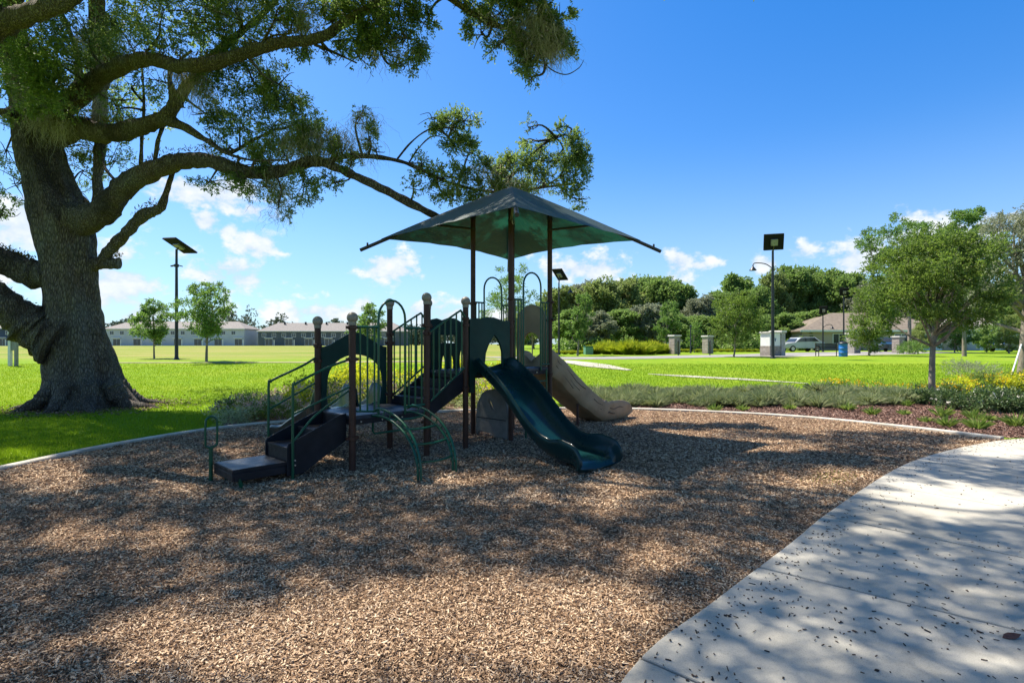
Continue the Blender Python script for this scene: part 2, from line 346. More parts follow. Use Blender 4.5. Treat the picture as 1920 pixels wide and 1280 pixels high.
def strip_y(knots, x0, x1, nx, dz=0):
    xs = np.linspace(x0, x1, nx); V = []; Fq = []
    for y in knots:
        for x in xs: V.append((x, y, zt(y) + dz))
    for i in range(len(knots) - 1):
        for j in range(nx - 1):
            a = i * nx + j; Fq.append((a, a + 1, a + nx + 1, a + nx))
    return V, Fq
kn = sorted(set([-60, -20, 0, 8] + [a for a, b in _zy if abs(a) < 900] + list(range(14, 60, 2)) + [70, 90, 120, 150, 180, 260, 400, 700, 1500]))
V, Fq = strip_y(kn, -900, 900, 41)
tag(link('lawn_ground', npmesh('lawn_ground', V, Fq, ground_mat())), kind='structure')

# kerb curve round the play area (left, behind the play set, right)
KERB = spline([(-7.2, 3.5, 0), (-7.05, 5.2, 0), (-6.8, 7.15, 0), (-6.55, 8.8, 0), (-5.85, 10.5, 0), (-4.9, 11.5, 0), (-3.2, 12.7, 0), (-1, 13.5, 0), (1.2, 13.85, 0), (3.1, 13.72, 0),
               (4.9, 13.15, 0), (6.55, 12.25, 0), (7.85, 10.75, 0), (8.6, 9.45, 0)], 8)
PATHIN = spline([(-1.2, -1.5, 0), (-.75, .2, 0), (-.2, 1.3, 0), (.575, 2.70, 0), (1.305, 3.47, 0), (2.30, 4.46, 0), (3.19, 5.37, 0), (5.10, 7.15, 0), (6.48, 8.18, 0), (7.96, 9.04, 0), (8.75, 9.38, 0)], 6)
MULCH = [(p.x, p.y) for p in KERB] + [(p.x, p.y) for p in reversed(PATHIN)] + [(-3, -1.5), (-6.5, .5)]
PATHOUT = [(9.5, 9.55, 0), (11, 9.75, 0), (13, 9.8, 0), (16, 9.6, 0), (16, 5.9, 0), (12, 6.3, 0), (9, 5.6, 0), (7, 4.3, 0), (5.2, 2.6, 0), (3.6, .6, 0), (2.4, -1.5, 0)]
PATHPOLY = [(p.x, p.y) for p in PATHIN] + [(a, b) for a, b, c in PATHOUT]

def sheet(name, poly, z, mat, kind='structure', depth=None, cell=None):
    if depth:
        return tag(MB().plate(poly, [], (0, 0, z - depth), (1, 0, 0), (0, 1, 0), (0, 0, 1), depth).build(name, mat, smooth=False), kind=kind)
    tri = tessellate_polygon([[Vector((x, y, 0)) for x, y in poly]])
    return tag(MB().add([(x, y, z) for x, y in poly], [list(t) for t in tri]).build(name, mat, smooth=False), kind=kind)
def mulch_mat():
    m, nt, out = new_mat('wood_chip_mulch')
    v = tex(nt, 'Voronoi', scale=55, sc=(1, .55, 1)); w = tex(nt, 'Voronoi', scale=48, sc=(.5, 1, 1)); n = tex(nt, scale=1.1, detail=5, rough=.6)
    c = mixc(nt, .5, v.outputs['Color'], w.outputs['Color']); bw = nd(nt, 'ShaderNodeRGBToBW', {0: c})
    col = ramp(nt, bw.outputs[0], [(.25, (.05, .029, .018)), (.45, (.15, .088, .052)), (.6, (.27, .168, .10)), (.78, (.42, .28, .18))])
    col = mixc(nt, ramp(nt, n.outputs[0], [(.4, (0,) * 3), (.7, (.45,) * 3)]), col, (.15, .095, .055))
    bp = nd(nt, 'ShaderNodeBump', {'Strength': .9, 'Distance': .02, 'Height': bw.outputs[0]})
    b = nd(nt, 'ShaderNodeBsdfPrincipled', {'Base Color': col, 'Roughness': .9, 'Specular IOR Level': .2, 'Normal': bp.outputs[0]})
    nt.links.new(b.outputs[0], out.inputs[0]); return m
M['mulch'] = mulch_mat()
def mz(x, y):
    h = .034 + .020 * mn.noise(Vector((x * .9, y * .9, 1))) + .010 * mn.noise(Vector((x * 3.1, y * 3.1, 5)))
    for a, b, r, d in ((1.45, 6.95, .75, .022), (-4.2, 9.6, .6, .015), (2.9, 12.5, .7, .018), (-1.0, 6.4, .6, .014)):
        q = ((x - a) ** 2 + (y - b) ** 2) / (r * r); h -= d * math.exp(-q * 1.5)
    return max(.008, h)
def drape_m(name, poly, mat, step):
    bm = bmesh.new(); vs = [bm.verts.new((x, y, 0)) for x, y in poly]; bm.faces.new(vs); bmesh.ops.triangulate(bm, faces=bm.faces)
    y = min(p[1] for p in poly)
    while y < max(p[1] for p in poly): bmesh.ops.bisect_plane(bm, geom=bm.verts[:] + bm.edges[:] + bm.faces[:], plane_co=(0, y, 0), plane_no=(0, 1, 0)); y += step * (1 if y < 8 else 2)
    x = min(p[0] for p in poly)
    while x < max(p[0] for p in poly): bmesh.ops.bisect_plane(bm, geom=bm.verts[:] + bm.edges[:] + bm.faces[:], plane_co=(x, 0, 0), plane_no=(1, 0, 0)); x += step * 1.5
    for v in bm.verts: v.co.z = mz(v.co.x, v.co.y)
    me = bpy.data.meshes.new(name); bm.to_mesh(me); bm.free(); me.materials.append(mat); me.polygons.foreach_set('use_smooth', [True] * len(me.polygons)); return tag(link(name, me), kind='structure')
import bmesh
drape_m('mulch_ground', MULCH, M['mulch'], .2)

def chip_mat(name, stops):
    m, nt, out = new_mat(name)
    g = nd(nt, 'ShaderNodeNewGeometry'); t = tex(nt, scale=.8, detail=4)
    f = nd(nt, 'ShaderNodeMath', {0: t.outputs[0], 1: .5, 2: nd(nt, 'ShaderNodeMath', {0: g.outputs['Random Per Island'], 1: .75}, operation='MULTIPLY').outputs[0]}, operation='MULTIPLY_ADD')
    col = ramp(nt, f.outputs[0], stops)
    gr = tex(nt, scale=60, detail=3)
    col = mixc(nt, .45, col, ramp(nt, gr.outputs[0], [(.3, (.35,) * 3), (.7, (1.2,) * 3)]), 'MULTIPLY')
    b = nd(nt, 'ShaderNodeBsdfPrincipled', {'Base Color': col, 'Roughness': .85, 'Specular IOR Level': .25})
    nt.links.new(b.outputs[0], out.inputs[0]); return m
CHIP = [(.18, (.056, .033, .019)), (.37, (.168, .100, .057)), (.56, (.34, .216, .128)), (.76, (.56, .385, .24)), (.98, (.75, .58, .40))]
M['chips'] = chip_mat('wood_chips', CHIP)
M['barkchips'] = chip_mat('red_bark_chips', [(.2, (.04, .022, .017)), (.45, (.10, .050, .036)), (.7, (.19, .10, .075)), (.95, (.36, .24, .19))])
M['debris'] = chip_mat('dark_litter', [(.2, (.012, .010, .009)), (.6, (.035, .026, .022)), (.95, (.09, .06, .045))])
def chips(name, pts, L, Wd, T, mat, rng, tilt=.35, zlift=.012, parent=None):
    n = len(pts); a = rng.uniform(0, 2 * pi, n); ti = rng.normal(0, tilt, n); ro = rng.normal(0, tilt, n)
    l = L * np.minimum(3.2, np.exp(rng.normal(-.08, .42, n))); w = Wd * np.minimum(2.6, np.exp(rng.normal(-.08, .4, n))); th = T * rng.uniform(.5, 1.4, n)
    ex = np.stack([np.cos(a) * np.cos(ti), np.sin(a) * np.cos(ti), np.sin(ti)], 1)
    ey = np.stack([-np.sin(a) * np.cos(ro), np.cos(a) * np.cos(ro), np.sin(ro)], 1)
    ez = np.cross(ex, ey); V = np.zeros((n, 8, 3)); k = 0
    c = pts + np.array([0, 0, 1]) * (zlift + rng.uniform(0, zlift, n))[:, None]
    for sz, (sx, sy) in [(z, q) for z in (-1, 1) for q in ((-1, -1), (1, -1), (1, 1), (-1, 1))]:
        ta = rng.uniform(.55, 1.0, n)
        V[:, k] = c + ex * (sx * l / 2 * rng.uniform(.8, 1.1, n))[:, None] + ey * (sy * w / 2 * ta)[:, None] + ez * (sz * th / 2)[:, None]; k += 1
    base = np.array([[4, 5, 6, 7], [0, 1, 5, 4], [1, 2, 6, 5], [2, 3, 7, 6], [3, 0, 4, 7]])
    Fq = (np.arange(n)[:, None, None] * 8 + base[None]).reshape(-1, 4)
    return link(name, npmesh(name, V.reshape(-1, 3), Fq, mat), parent)
rng = np.random.default_rng(5)
def scatter(poly, n, ylo, yhi, power=1.6, spread=1.12, xpad=.6):
    """points on the ground, denser near the viewpoint"""
    out = []; tot = 0
    while tot < n:
        u = rng.uniform(0, 1, n); e = 1 - power
        y = (ylo ** e + u * (yhi ** e - ylo ** e)) ** (1 / e)
        x = rng.uniform(-1, 1, n) * (y * spread + xpad)
        k = pip(x, y, poly); out.append(np.stack([x[k], y[k], np.interp(y[k], _ZX, _ZZ)], 1)); tot += k.sum()
    return np.concatenate(out)[:n]
a = scatter(MULCH, 190000, 1.9, 6.5, .9); b = scatter(MULCH, 105000, 5.5, 14, 1.05)
for q_ in (a, b): q_[:, 2] = [mz(x, y) - .012 for x, y in q_[:, :2]]
near = chips('wood_chips', a, .0215, .0068, .0036, M['chips'], rng); far = None
tag(near, 'loose tan and brown wood chips covering the near play area', 'wood chips', kind='stuff')
tag(chips('wood_chips', b, .036, .012, .006, M['chips'], rng), 'wood chips covering the play area round the play set', 'wood chips', kind='stuff')

# kerb
kp = []
for i, p in enumerate(KERB): kp.append(p + Vector((0, 0, .0)))
def jitter_prof(w, h, s): h += .022; return [(-w, -.05), (-w, h - .012), (-w + .012, h), (w - .012, h), (w, h - .012), (w, -.05)]
M['kerb'] = surf('kerb_concrete', (.42, .38, .32), (.58, .54, .46), rough=.9, scale=4, bump=.3, bscale=60)
def concrete_mat():
    m, nt, out = new_mat('path_concrete')
    a = tex(nt, scale=.7, detail=9, rough=.7); b_ = tex(nt, scale=5, detail=8, rough=.7); c = tex(nt, scale=160, detail=2); d = tex(nt, scale=1.9, detail=5, rough=.6)
    col = ramp(nt, a.outputs[0], [(.3, (.36, .335, .28)), (.5, (.44, .412, .35)), (.7, (.50, .472, .41))])
    col = mixc(nt, .5, col, ramp(nt, b_.outputs[0], [(.3, (.80,) * 3), (.7, (1.12,) * 3)]), 'MULTIPLY')
    col = mixc(nt, .6, col, ramp(nt, c.outputs[0], [(.32, (.62,) * 3), (.45, (1,) * 3), (.7, (1.1,) * 3)]), 'MULTIPLY')
    col = mixc(nt, ramp(nt, d.outputs[0], [(.60, (0,) * 3), (.72, (.45,) * 3)]), col, (.20, .185, .155))
    w = tex(nt, 'Wave', scale=55, wave_type='BANDS', bands_direction='DIAGONAL'); h = nd(nt, 'ShaderNodeMath', {0: w.outputs[1], 1: .25, 2: c.outputs[0]}, operation='MULTIPLY_ADD')
    bp = nd(nt, 'ShaderNodeBump', {'Strength': .35, 'Distance': .004, 'Height': h.outputs[0]})
    b = nd(nt, 'ShaderNodeBsdfPrincipled', {'Base Color': col, 'Roughness': .85, 'Specular IOR Level': .3, 'Normal': bp.outputs[0]})
    nt.links.new(b.outputs[0], out.inputs[0]); return m
M['concrete'] = concrete_mat()
tag(MB().sweep(kp, [jitter_prof(.075, .055, i) for i in range(len(kp))]).build('concrete_kerb', M['kerb']), kind='structure')
# path slabs between the saw-cut joints
def clip_half(poly, p, n):
    out = []
    for i in range(len(poly)):
        a = Vector(poly[i]); b = Vector(poly[(i + 1) % len(poly)]); da = (a - p).dot(n); db = (b - p).dot(n)
        if da >= 0: out.append(a)
        if (da >= 0) != (db >= 0): out.append(a + (b - a) * (da / (da - db)))
    return out
joints = [((.674, 2.838), (1.08, -.98)), ((1.76, 4.04), (1.18, -.946)), ((2.99, 5.20), (.96, -1.045)), ((4.25, 6.42), (.92, -1.15)), ((5.75, 7.68), (.75, -1.3)), ((7.3, 8.72), (.4, -1.4)), ((9.2, 9.5), (.1, -1.4)), ((11.4, 9.9), (0, -1.4)), ((13.6, 9.9), (0, -1.4))]
path = link('concrete_path', None); tag(path, kind='structure'); prevs = None
for i in range(len(joints) + 1):
    poly = [Vector(p) for p in PATHPOLY]
    if i > 0:
        p, d = map(Vector, joints[i - 1]); n = Vector((-d.y, d.x)).normalized(); poly = clip_half(poly, p + n * .011, n)
    if i < len(joints):
        p, d = map(Vector, joints[i]); n = -Vector((-d.y, d.x)).normalized(); poly = clip_half(poly, p + n * .011, n)
    if len(poly) >= 3: MB().plate([(q.x, q.y) for q in poly], [], (0, 0, -.08), (1, 0, 0), (0, 1, 0), (0, 0, 1), .135).build('slab', M['concrete'], path, bevel=.009, smooth=False)
sheet('path_bed', [(p[0], p[1]) for p in PATHPOLY], .006, surf('dark_soil', (.03, .025, .02), rough=.95))
dp = scatter(PATHPOLY, 2700, 1.2, 9.5, 1.6); dp = dp[np.array([mn.noise(Vector((x * 1.3, y * 1.3, 3))) + .35 * random.Random(int(x * 9e4)).random() > .06 for x, y, z in dp])]
edge = np.array([[p.x + .04 + abs(rng.normal(0, .16)), p.y - abs(rng.normal(0, .12)), 0] for p in PATHIN for _ in range(9) if p.y > 1.5])
dp = np.concatenate([dp, edge]); dp = dp[pip(dp[:, 0], dp[:, 1], PATHPOLY)]; dp[:, 2] = .056
tag(chips('leaf_litter', dp, .017, .0085, .003, M['debris'], rng, tilt=.15, zlift=.003), 'dark bark bits and leaf litter scattered on the concrete path', 'leaf litter', kind='stuff')
lf = MB(); lp = G(1903, 1216); c = Vector((lp.x - .02, lp.y, .065))
ol = [(-.055, 0), (-.03, .018), (0, .024), (.03, .016), (.06, 0), (.03, -.016), (0, -.022), (-.03, -.016)]
lf.plate(ol, [], c, (1, .1, .1), (0, 1, .25), (0, 0, 1), .003)
tag(lf.build('fallen_leaf', surf('brown_dry_leaf', (.09, .03, .015), (.16, .06, .03), rough=.7, scale=40)), 'curled reddish brown fallen leaf lying on the concrete path', 'leaf')
# small grass patch by the path edge is added with the lawn blades below

# bed mulch behind the kerb
def ribbon(name, pts, width, dz, mat, kind='structure', cut=.5):
    """ground-hugging strip along pts, widths per point"""
    sp = spline([Vector((p[0], p[1], 0)) for p in pts], 8); n = len(sp); V = []; Fq = []
    ws = width if isinstance(width, (list, tuple)) else [width] * len(pts); nx = 5
    for i, p in enumerate(sp):
        t = i / (n - 1) * (len(ws) - 1); k = min(int(t), len(ws) - 2); w = ws[k] + (ws[k + 1] - ws[k]) * (t - k)
        d = (sp[min(i + 1, n - 1)] - sp[max(i - 1, 0)]).normalized(); s = Vector((d.y, -d.x, 0))
        for j in range(nx): q = p + s * w * (j / (nx - 1) - .5); V.append((q.x, q.y, zt(q.y) + dz))
    for i in range(n - 1):
        for j in range(nx - 1): a = i * nx + j; Fq.append((a, a + 1, a + nx + 1, a + nx))
    return tag(link(name, npmesh(name, V, Fq, mat)), kind=kind)
M['bedmulch'] = surf('red_brown_bed_mulch', (.05, .026, .019), (.20, .115, .085), rough=.95, scale=26, bump=.9, bscale=45, detail=7, stops=[(.3, (.035, .02, .015)), (.48, (.11, .06, .045)), (.62, (.22, .13, .10)), (.75, (.36, .25, .2))])
RB = [(1.2, 14.1), (4.2, 13.6), (7.0, 12.2), (8.3, 10.5), (9.0, 9.75), (11.5, 9.95), (16, 10.0), (24, 11), (24, 16.6), (17, 17.2), (12, 17.3), (7, 17.1), (3, 16.3)]
LITTER = 1
LB = [(-1.2, 13.7), (-3.2, 12.95), (-4.95, 11.75), (-5.75, 10.9), (-6.6, 12.2), (-7, 14), (-6.6, 16), (-4.5, 17), (-1.5, 17), (.6, 16.4), (1.2, 14.1)]
def drape(name, poly, dz, mat, step=.5):
    xs = [p[0] for p in poly]; ys = [p[1] for p in poly]
    gx = np.arange(min(xs) - step, max(xs) + step, step); gy = np.arange(min(ys) - step, max(ys) + step, step); idx = {}; V = []; Fq = []
    def vid(i, j):
        if (i, j) not in idx: idx[(i, j)] = len(V); V.append((gx[i], gy[j], zt(gy[j]) + dz))
        return idx[(i, j)]
    for i in range(len(gx) - 1):
        for j in range(len(gy) - 1):
            if pip(np.array([gx[i] + step / 2]), np.array([gy[j] + step / 2]), poly)[0]: Fq.append((vid(i, j), vid(i + 1, j), vid(i + 1, j + 1), vid(i, j + 1)))
    return tag(link(name, npmesh(name, V, Fq, mat)), kind='structure')
drape('bed_mulch', RB, .006, M['bedmulch'], .12); drape('bed_mulch', LB, .006, M['bedmulch'], .12)
bp_ = scatter(RB, 26000, 9.5, 17, .6); tag(chips('bark_chips', bp_, .05, .026, .009, M['barkchips'], rng, tilt=.45), 'reddish bark chips spread over the planting bed beyond the kerb', 'bark chips', kind='stuff')

# walks and road of the park beyond
M['road'] = surf('grey_asphalt_road', (.20, .19, .185), (.28, .27, .26), rough=.9, scale=2, bump=.2)
M['walk'] = surf('pale_concrete_walk', (.34, .32, .27), (.44, .42, .36), rough=.9, scale=1.5)
M['dirt'] = surf('dry_dirt_track', (.22, .19, .10), (.34, .29, .17), rough=.95, scale=2)
def gp(*l): return [tuple(G(a, b)[:2]) for a, b in l]
ribbon('park_road', gp((930, 669), (1040, 671), (1140, 671), (1240, 669.5), (1340, 667.5), (1450, 665.5), (1560, 662.5), (1750, 660)), [3.6, 4.2, 4.2, 4.4, 4.4, 5, 7, 9], .016, M['road'])
ribbon('park_walk', gp((930, 674.5), (1040, 676.5), (1075, 679.5), (1120, 686), (1180, 694.5)), [1.0, 1.0, 1.3, 1.5, .3], .028, M['walk'])
ribbon('park_walk', gp((1215, 701.5), (1290, 706), (1400, 712), (1515, 719.5)), [.1, .55, .5, .1], .02, M['walk'])
ribbon('park_walk', gp((1440, 669), (1560, 666.5), (1610, 665.5), (1720, 664)), [1.6, 1.8, 1.8, .8], .03, M['walk'])
ribbon('park_walk', gp((100, 680.5), (300, 680), (500, 679.5), (640, 679), (830, 677), (930, 674.5)), [.5, .5, .6, .9, 1.0, 1.0], .02, M['dirt'])
ribbon('park_walk', gp((1770, 757), (1830, 750), (1900, 748), (1990, 752)), [.8, 1.1, 1.1, 1.0], .035, M['walk'])
# ================================================================== the play set (local x along the set, y across it, origin at the near left post)
ANG = math.atan2(.722, .692)
play = thing('play_structure', 'dark green and brown play structure with two slides, railings and a fabric shade roof', 'play structure', (-2.11, 7.12, 0), ANG)
WD = .97; LD, UD = .75, 1.27
def ball(top, parent):
    pr = []
    for k in range(13):
        t = -pi / 2 + .45 + (pi - .45) * k / 12; pr.append((max(.002, .074 * cos(t)), .074 * sin(t)))
    return MB().lathe([(.05, -.10), (.052, -.055)] + pr[1:], (0, 0, 0), 20).build('post_cap', M['cap'], parent, loc=(0, 0, top))
def post(a, b, top, cap=True, clamps=(), r=.0455):
    o = MB().lathe([(r, -.1), (r, top)], n=20).build('post', M['post'], play, loc=(a, b, 0))
    if cap: ball(top + .03, o)
    else: MB().lathe([(r + .006, top - .12), (r + .006, top + .01)], n=20).build('top_sleeve', M['dkbrown'], o)
    for z in clamps:
        c = MB().lathe([(r + .001, -.028), (r + .014, -.022), (r + .014, .022), (r + .001, .028)], n=20)
        c.box(r + .005, r + .045, -.014, .014, -.02, .02); c.box(-r - .045, -r - .005, -.014, .014, -.02, .02)
        c.build('clamp', M['post'], o, loc=(0, 0, z), rz=random.Random(int(a * 70 + z * 31)).choice([0, .8, 1.57]))
    return o
P4x, P5x, P6x, P8x = 1.218, 1.985, 3.02, 4.07
post(0, 0, 2.02, True, (.46, 1.5, 1.92)); post(0, WD, 2.00, True, (.5, 1.46, 1.68))
post(P4x, WD, 2.33, True, (1.72, 1.86, .9)); post(P4x, 0, 2.36, True, (.55, 1.86, 1.98))
post(P5x, 0, 2.35, True, (1.0, 2.0, 2.1)); post(P5x, WD, 2.37, True, (1.0, 2.0))
post(P6x, 0, 4.12, False, (1.15, 2.0, 2.48)); post(P6x, WD, 4.12, False, (1.15, 2.0, 2.45))
post(P8x, 0, 4.12, False, (1.15, 2.15, 2.48)); post(P8x, WD, 4.12, False, (1.15, 2.15, 2.45))

BOLT = []
def bolt(x, y, z, rz, parent):
    if not BOLT: BOLT.append(MB().tube([(0, .004, 0), (0, -.009, 0)], .011, 8).build('bolt', M['bolt'], parent).data); o = [c for c in parent.children if c.name.startswith('bolt')][0]
    else: o = link('bolt', BOLT[0], parent)
    o.location = (x, y, z); o.rotation_euler = (0, 0, rz)
def deck(a0, a1, z, label=None):
    m = MB().box(a0 + .0, a1 - .0, .0, WD, z - .055, z)
    o = m.build('deck', M['deck'], play, bevel=.008)
    e = MB()
    for y in (-.012, WD - .002): e.box(a0 + .05, a1 - .05, y, y + .014, z - .12, z - .05)
    e.box(a0 - .012, a0 + .002, .05, WD - .05, z - .12, z - .05)
    e.build('deck_rim', M['stair'], o)
    for k in range(4): bolt(a0 + .12 + (a1 - a0 - .24) * k / 3, -.012, z - .085, 0, o)
    for k in range(3): bolt(a0 - .012, .2 + k * .28, z - .03, -pi / 2, o)
deck(0, P4x, LD); deck(P5x, P6x, UD); deck(P6x + .004, P8x, UD + .004)

TR = .0145
def tube(name, pts, r=TR, mat='green', parent=None, n=10, sp=0):
    return MB().tube(spline(pts, sp) if sp else pts, r, n).build(name, M[mat], parent or play)
def rail_panel(a0, a1, b, z0, z1, zt0, zt1, nb, name='railing', slope=False):
    """upright bars between a lower and an upper rail; z0/z1 lower rail ends, zt0/zt1 upper"""
    o = tube(name, [(a0, b, zt0), (a1, b, zt1)], .0165)
    tube('bottom_rail', [(a0, b, z0), (a1, b, z1)], .0145, parent=o)
    for k in range(nb):
        t = (k + .5) / nb; a = a0 + (a1 - a0) * t
        tube('bar', [(a, b, z0 + (z1 - z0) * t), (a, b, zt0 + (zt1 - zt0) * t)], .0125, parent=o, n=8)
    return o
def arch(a0, a1, b, z0, zs, ztop, r=.0165):
    c = (a0 + a1) / 2; h = (a1 - a0) / 2; pts = [(a0, b, z0), (a0, b, zs)]
    for k in range(1, 12):
        t = pi - pi * k / 12; pts.append((c + h * cos(t), b, zs + (ztop - zs) * sin(t)))
    pts += [(a1, b, zs), (a1, b, z0)]
    return tube('arch_loop', pts, r)
# low deck, near side: short railing, entry arch over the climber, short railing
rail_panel(.05, .375, -.02, LD + .06, LD + .03, 1.93, 1.93, 3)
arch(.385, .82, -.02, LD - .05, 2.06, 2.31)
rail_panel(.83, P4x - .05, -.02, LD + .06, LD + .06, 1.93, 1.93, 3)
# sloped crossing between low and upper deck
ram = MB()
NS = 3
for k in range(NS):
    a0 = P4x + .03 + k * (P5x - P4x - .03) / NS; z = LD + (k + 1) * (UD - LD) / (NS + 1)
    ram.box(a0, a0 + .27, .05, WD - .05, z - .05, z)
    ram.box(a0 + .0, a0 + .012, .05, WD - .05, z - .13, z - .045)
st = ram.build('crossing_stair', M['stair'], play, bevel=.006)
for b in (.012, WD - .052):
    MB().plate([(P4x, LD - .18), (P5x, UD - .30), (P5x, UD + .02), (P4x, LD + .04)], [], (0, b, 0), (1, 0, 0), (0, 0, 1), (0, 1, 0), .04).build('stringer', M['stair'], st, bevel=.006)
def hump(b, z0, z1):
    o = tube('handrail', [(P4x + .02, b, 1.86), (P4x + .12, b, 1.93), (P5x - .18, b, 2.20), (P5x - .12, b, 2.215), (P5x - .05, b, 2.14), (P5x, b, 2.10)], .0165, sp=4)
    tube('bottom_rail', [(P4x + .05, b, LD + .10), (P5x - .05, b, UD + .06)], .0145, parent=o)
    for k in range(6):
        t = (k + .5) / 6; a = P4x + .05 + (P5x - P4x - .1) * t
        tube('bar', [(a, b, LD + .10 + (UD - LD - .04) * t), (a, b, min(2.2, 1.885 + .42 * t))], .0125, parent=o, n=8)
hump(-.03, 0, 0); hump(WD + .03, 0, 0)
tube('corner_rail', [(P4x + .03, WD + .02, 1.83), (P4x + .03, WD + .02, LD + .1)], .0145)
# wavy-topped hood over the pair of small slides (far side of the low deck)
def wavy(x0, x1, z0, z1, n=20, amp=.05):
    return [(x0 + (x1 - x0) * k / n, z0 + (z1 - z0) * sin(pi * k / n) ** 2 + amp * sin(3 * pi * k / n) * 0) for k in range(n + 1)]
top = wavy(.055, P4x - .055, 1.66, 1.88)
op = [(P4x - .16, LD - .02)] + [(.62 + .47 * cos(t) * 1.0, 1.08 + .46 * abs(sin(t)) ** .8) for t in np.linspace(0, pi, 17)] + [(.12, LD - .02)]
outl = [(.055, LD - .02)] + top + [(P4x - .055, LD - .02)] + op
MB().plate(outl, [], (0, WD + .0, 0), (1, 0, 0), (0, 0, 1), (0, 1, 0), .035).build('arched_panel', M['gpanel'], play, bevel=.006)
# pair of small slides running back-left
def slide_prof(w, hw, t=.02, flat=.62):
    """open channel, rolled rim; w half-width, hw wall height"""
    r = w * flat
    inner = [(-r, .0), (-w * .86, .03), (-w * .94, hw * .55), (-w, hw)]
    P_ = [(-w - .03, hw * .96), (-w - .042, hw * .8), (-w - .015, hw * .45), (-w * .92, -.03), (-r, -.05)]
    L = [(-w - .008, hw + .012)]
    left = inner + L + P_
    right = [(-x, y) for x, y in left][::-1]
    return left[::-1][0:0] + list(reversed(left)) + list(reversed(right))
def slide_mesh(pathpts, w, walls, n=7, flare=0):
    sp = spline(pathpts, n); N_ = len(sp); pr = []
    for i in range(N_):
        t = i / (N_ - 1) * (len(walls) - 1); k = min(int(t), len(walls) - 2); hw = walls[k] + (walls[k + 1] - walls[k]) * (t - k)
        pr.append(slide_prof(w * (1 + flare * max(0, i / (N_ - 1) - .62) / .38), hw))
    return MB().sweep(sp, pr)
sl = slide_mesh([(.36, WD + .02, LD), (.36, WD + .2, LD - .01), (.36, WD + .45, LD - .14), (.36, WD + 1.2, .33), (.36, WD + 1.55, .2), (.36, WD + 1.95, .17), (.36, WD + 2.05, .14)], .215, [.26, .34, .18, .16, .15, .13, .05])
sl.build('small_slide', M['gslide'], play)
sl = slide_mesh([(.86, WD + .02, LD), (.86, WD + .2, LD - .01), (.86, WD + .45, LD - .14), (.86, WD + 1.2, .33), (.86, WD + 1.55, .2), (.86, WD + 1.95, .17), (.86, WD + 2.05, .14)], .215, [.26, .34, .18, .16, .15, .13, .05])
sl.build('small_slide', M['gslide'], play)
# stairs at the left end
b0, b1 = .14, .76
tr = MB()
def tread(a0, a1, z, zb, nm='step'):
    m = MB().box(a0, a1, b0, b1, z - .045, z); m.box(a0 + .004, a0 + .02, b0, b1, zb, z - .04); return m
ss = tread(-.80, -.385, .42, .10).build('step', M['stair'], play, bevel=.006)
ss2 = tread(-.40, .0, .585, .40).build('step', M['stair'], play, bevel=.006)
MB().box(-.03, -.012, b0, b1, .56, .74).build('riser', M['stair'], play)
for b in (b0 - .022, b1 + .002):
    MB().plate([(-.82, .08), (-.62, .08), (-.02, .42), (-.02, .78), (-.12, .76), (-.80, .47), (-.82, .42)], [], (0, b, 0), (1, 0, 0), (0, 0, 1), (0, 1, 0), .02).build('stringer', M['stair'], play, bevel=.004)
for z in (.20, .26): bolt(-.72, b0 - .024, z, 0, ss)
tp = MB().box(-1.44, -.815, b0, b1, .205, .25); tp.box(-1.44, -1.42, b0, b1, .12, .205); tp.box(-1.42, -.82, b0, b0 + .02, .11, .205); tp.box(-1.42, -.82, b1 - .02, b1, .11, .205)
tpo = tp.build('transfer_platform', M['stair'], play, bevel=.006); MB().box(-1.43, -.825, b0 + .008, b1 - .008, .2505, .2535).build('platform_mat', M['deck'], tpo)
tube('leg', [(-1.30, b0 + .03, -.08), (-1.36, b0 + .02, .14)], .024, parent=tpo); tube('leg', [(-1.32, b1 - .08, -.08), (-1.32, b1 - .08, .14)], .024, parent=tpo)
# grab handle at the platform corner
hp = tube('grab_handle', [(-1.475, b1 + .0, -.08), (-1.475, b1 + .0, .44)], .024)
tube('handle_loop', [(-1.535, b1, .47), (-1.535, b1, .72), (-1.52, b1, .79), (-1.47, b1, .815), (-1.42, b1, .79), (-1.405, b1, .72), (-1.405, b1, .50), (-1.42, b1, .455), (-1.475, b1, .44), (-1.52, b1, .45), (-1.535, b1, .47)], .0135, parent=hp, sp=4)
# stair handrails
for b in (b0 - .055, b1 + .055):
    yb = 0.0 if b < .4 else WD
    o = tube('handrail', [(-.76, b, -.08), (-.76, b, 1.12), (-.73, b, 1.20), (-.66, b, 1.245), (-.3, b, 1.40), (-.04, yb, 1.50)], .0165, sp=4)
    tube('mid_rail', [(-.75, b, .84), (-.04, yb, 1.14)], .0145, parent=o)
tube('lower_rail', [(-.76, b0 - .055, .50), (-.66, b0 - .055, .60), (-.45, b0 - .03, .80), (-.02, .02, 1.10)], .0145, sp=3)
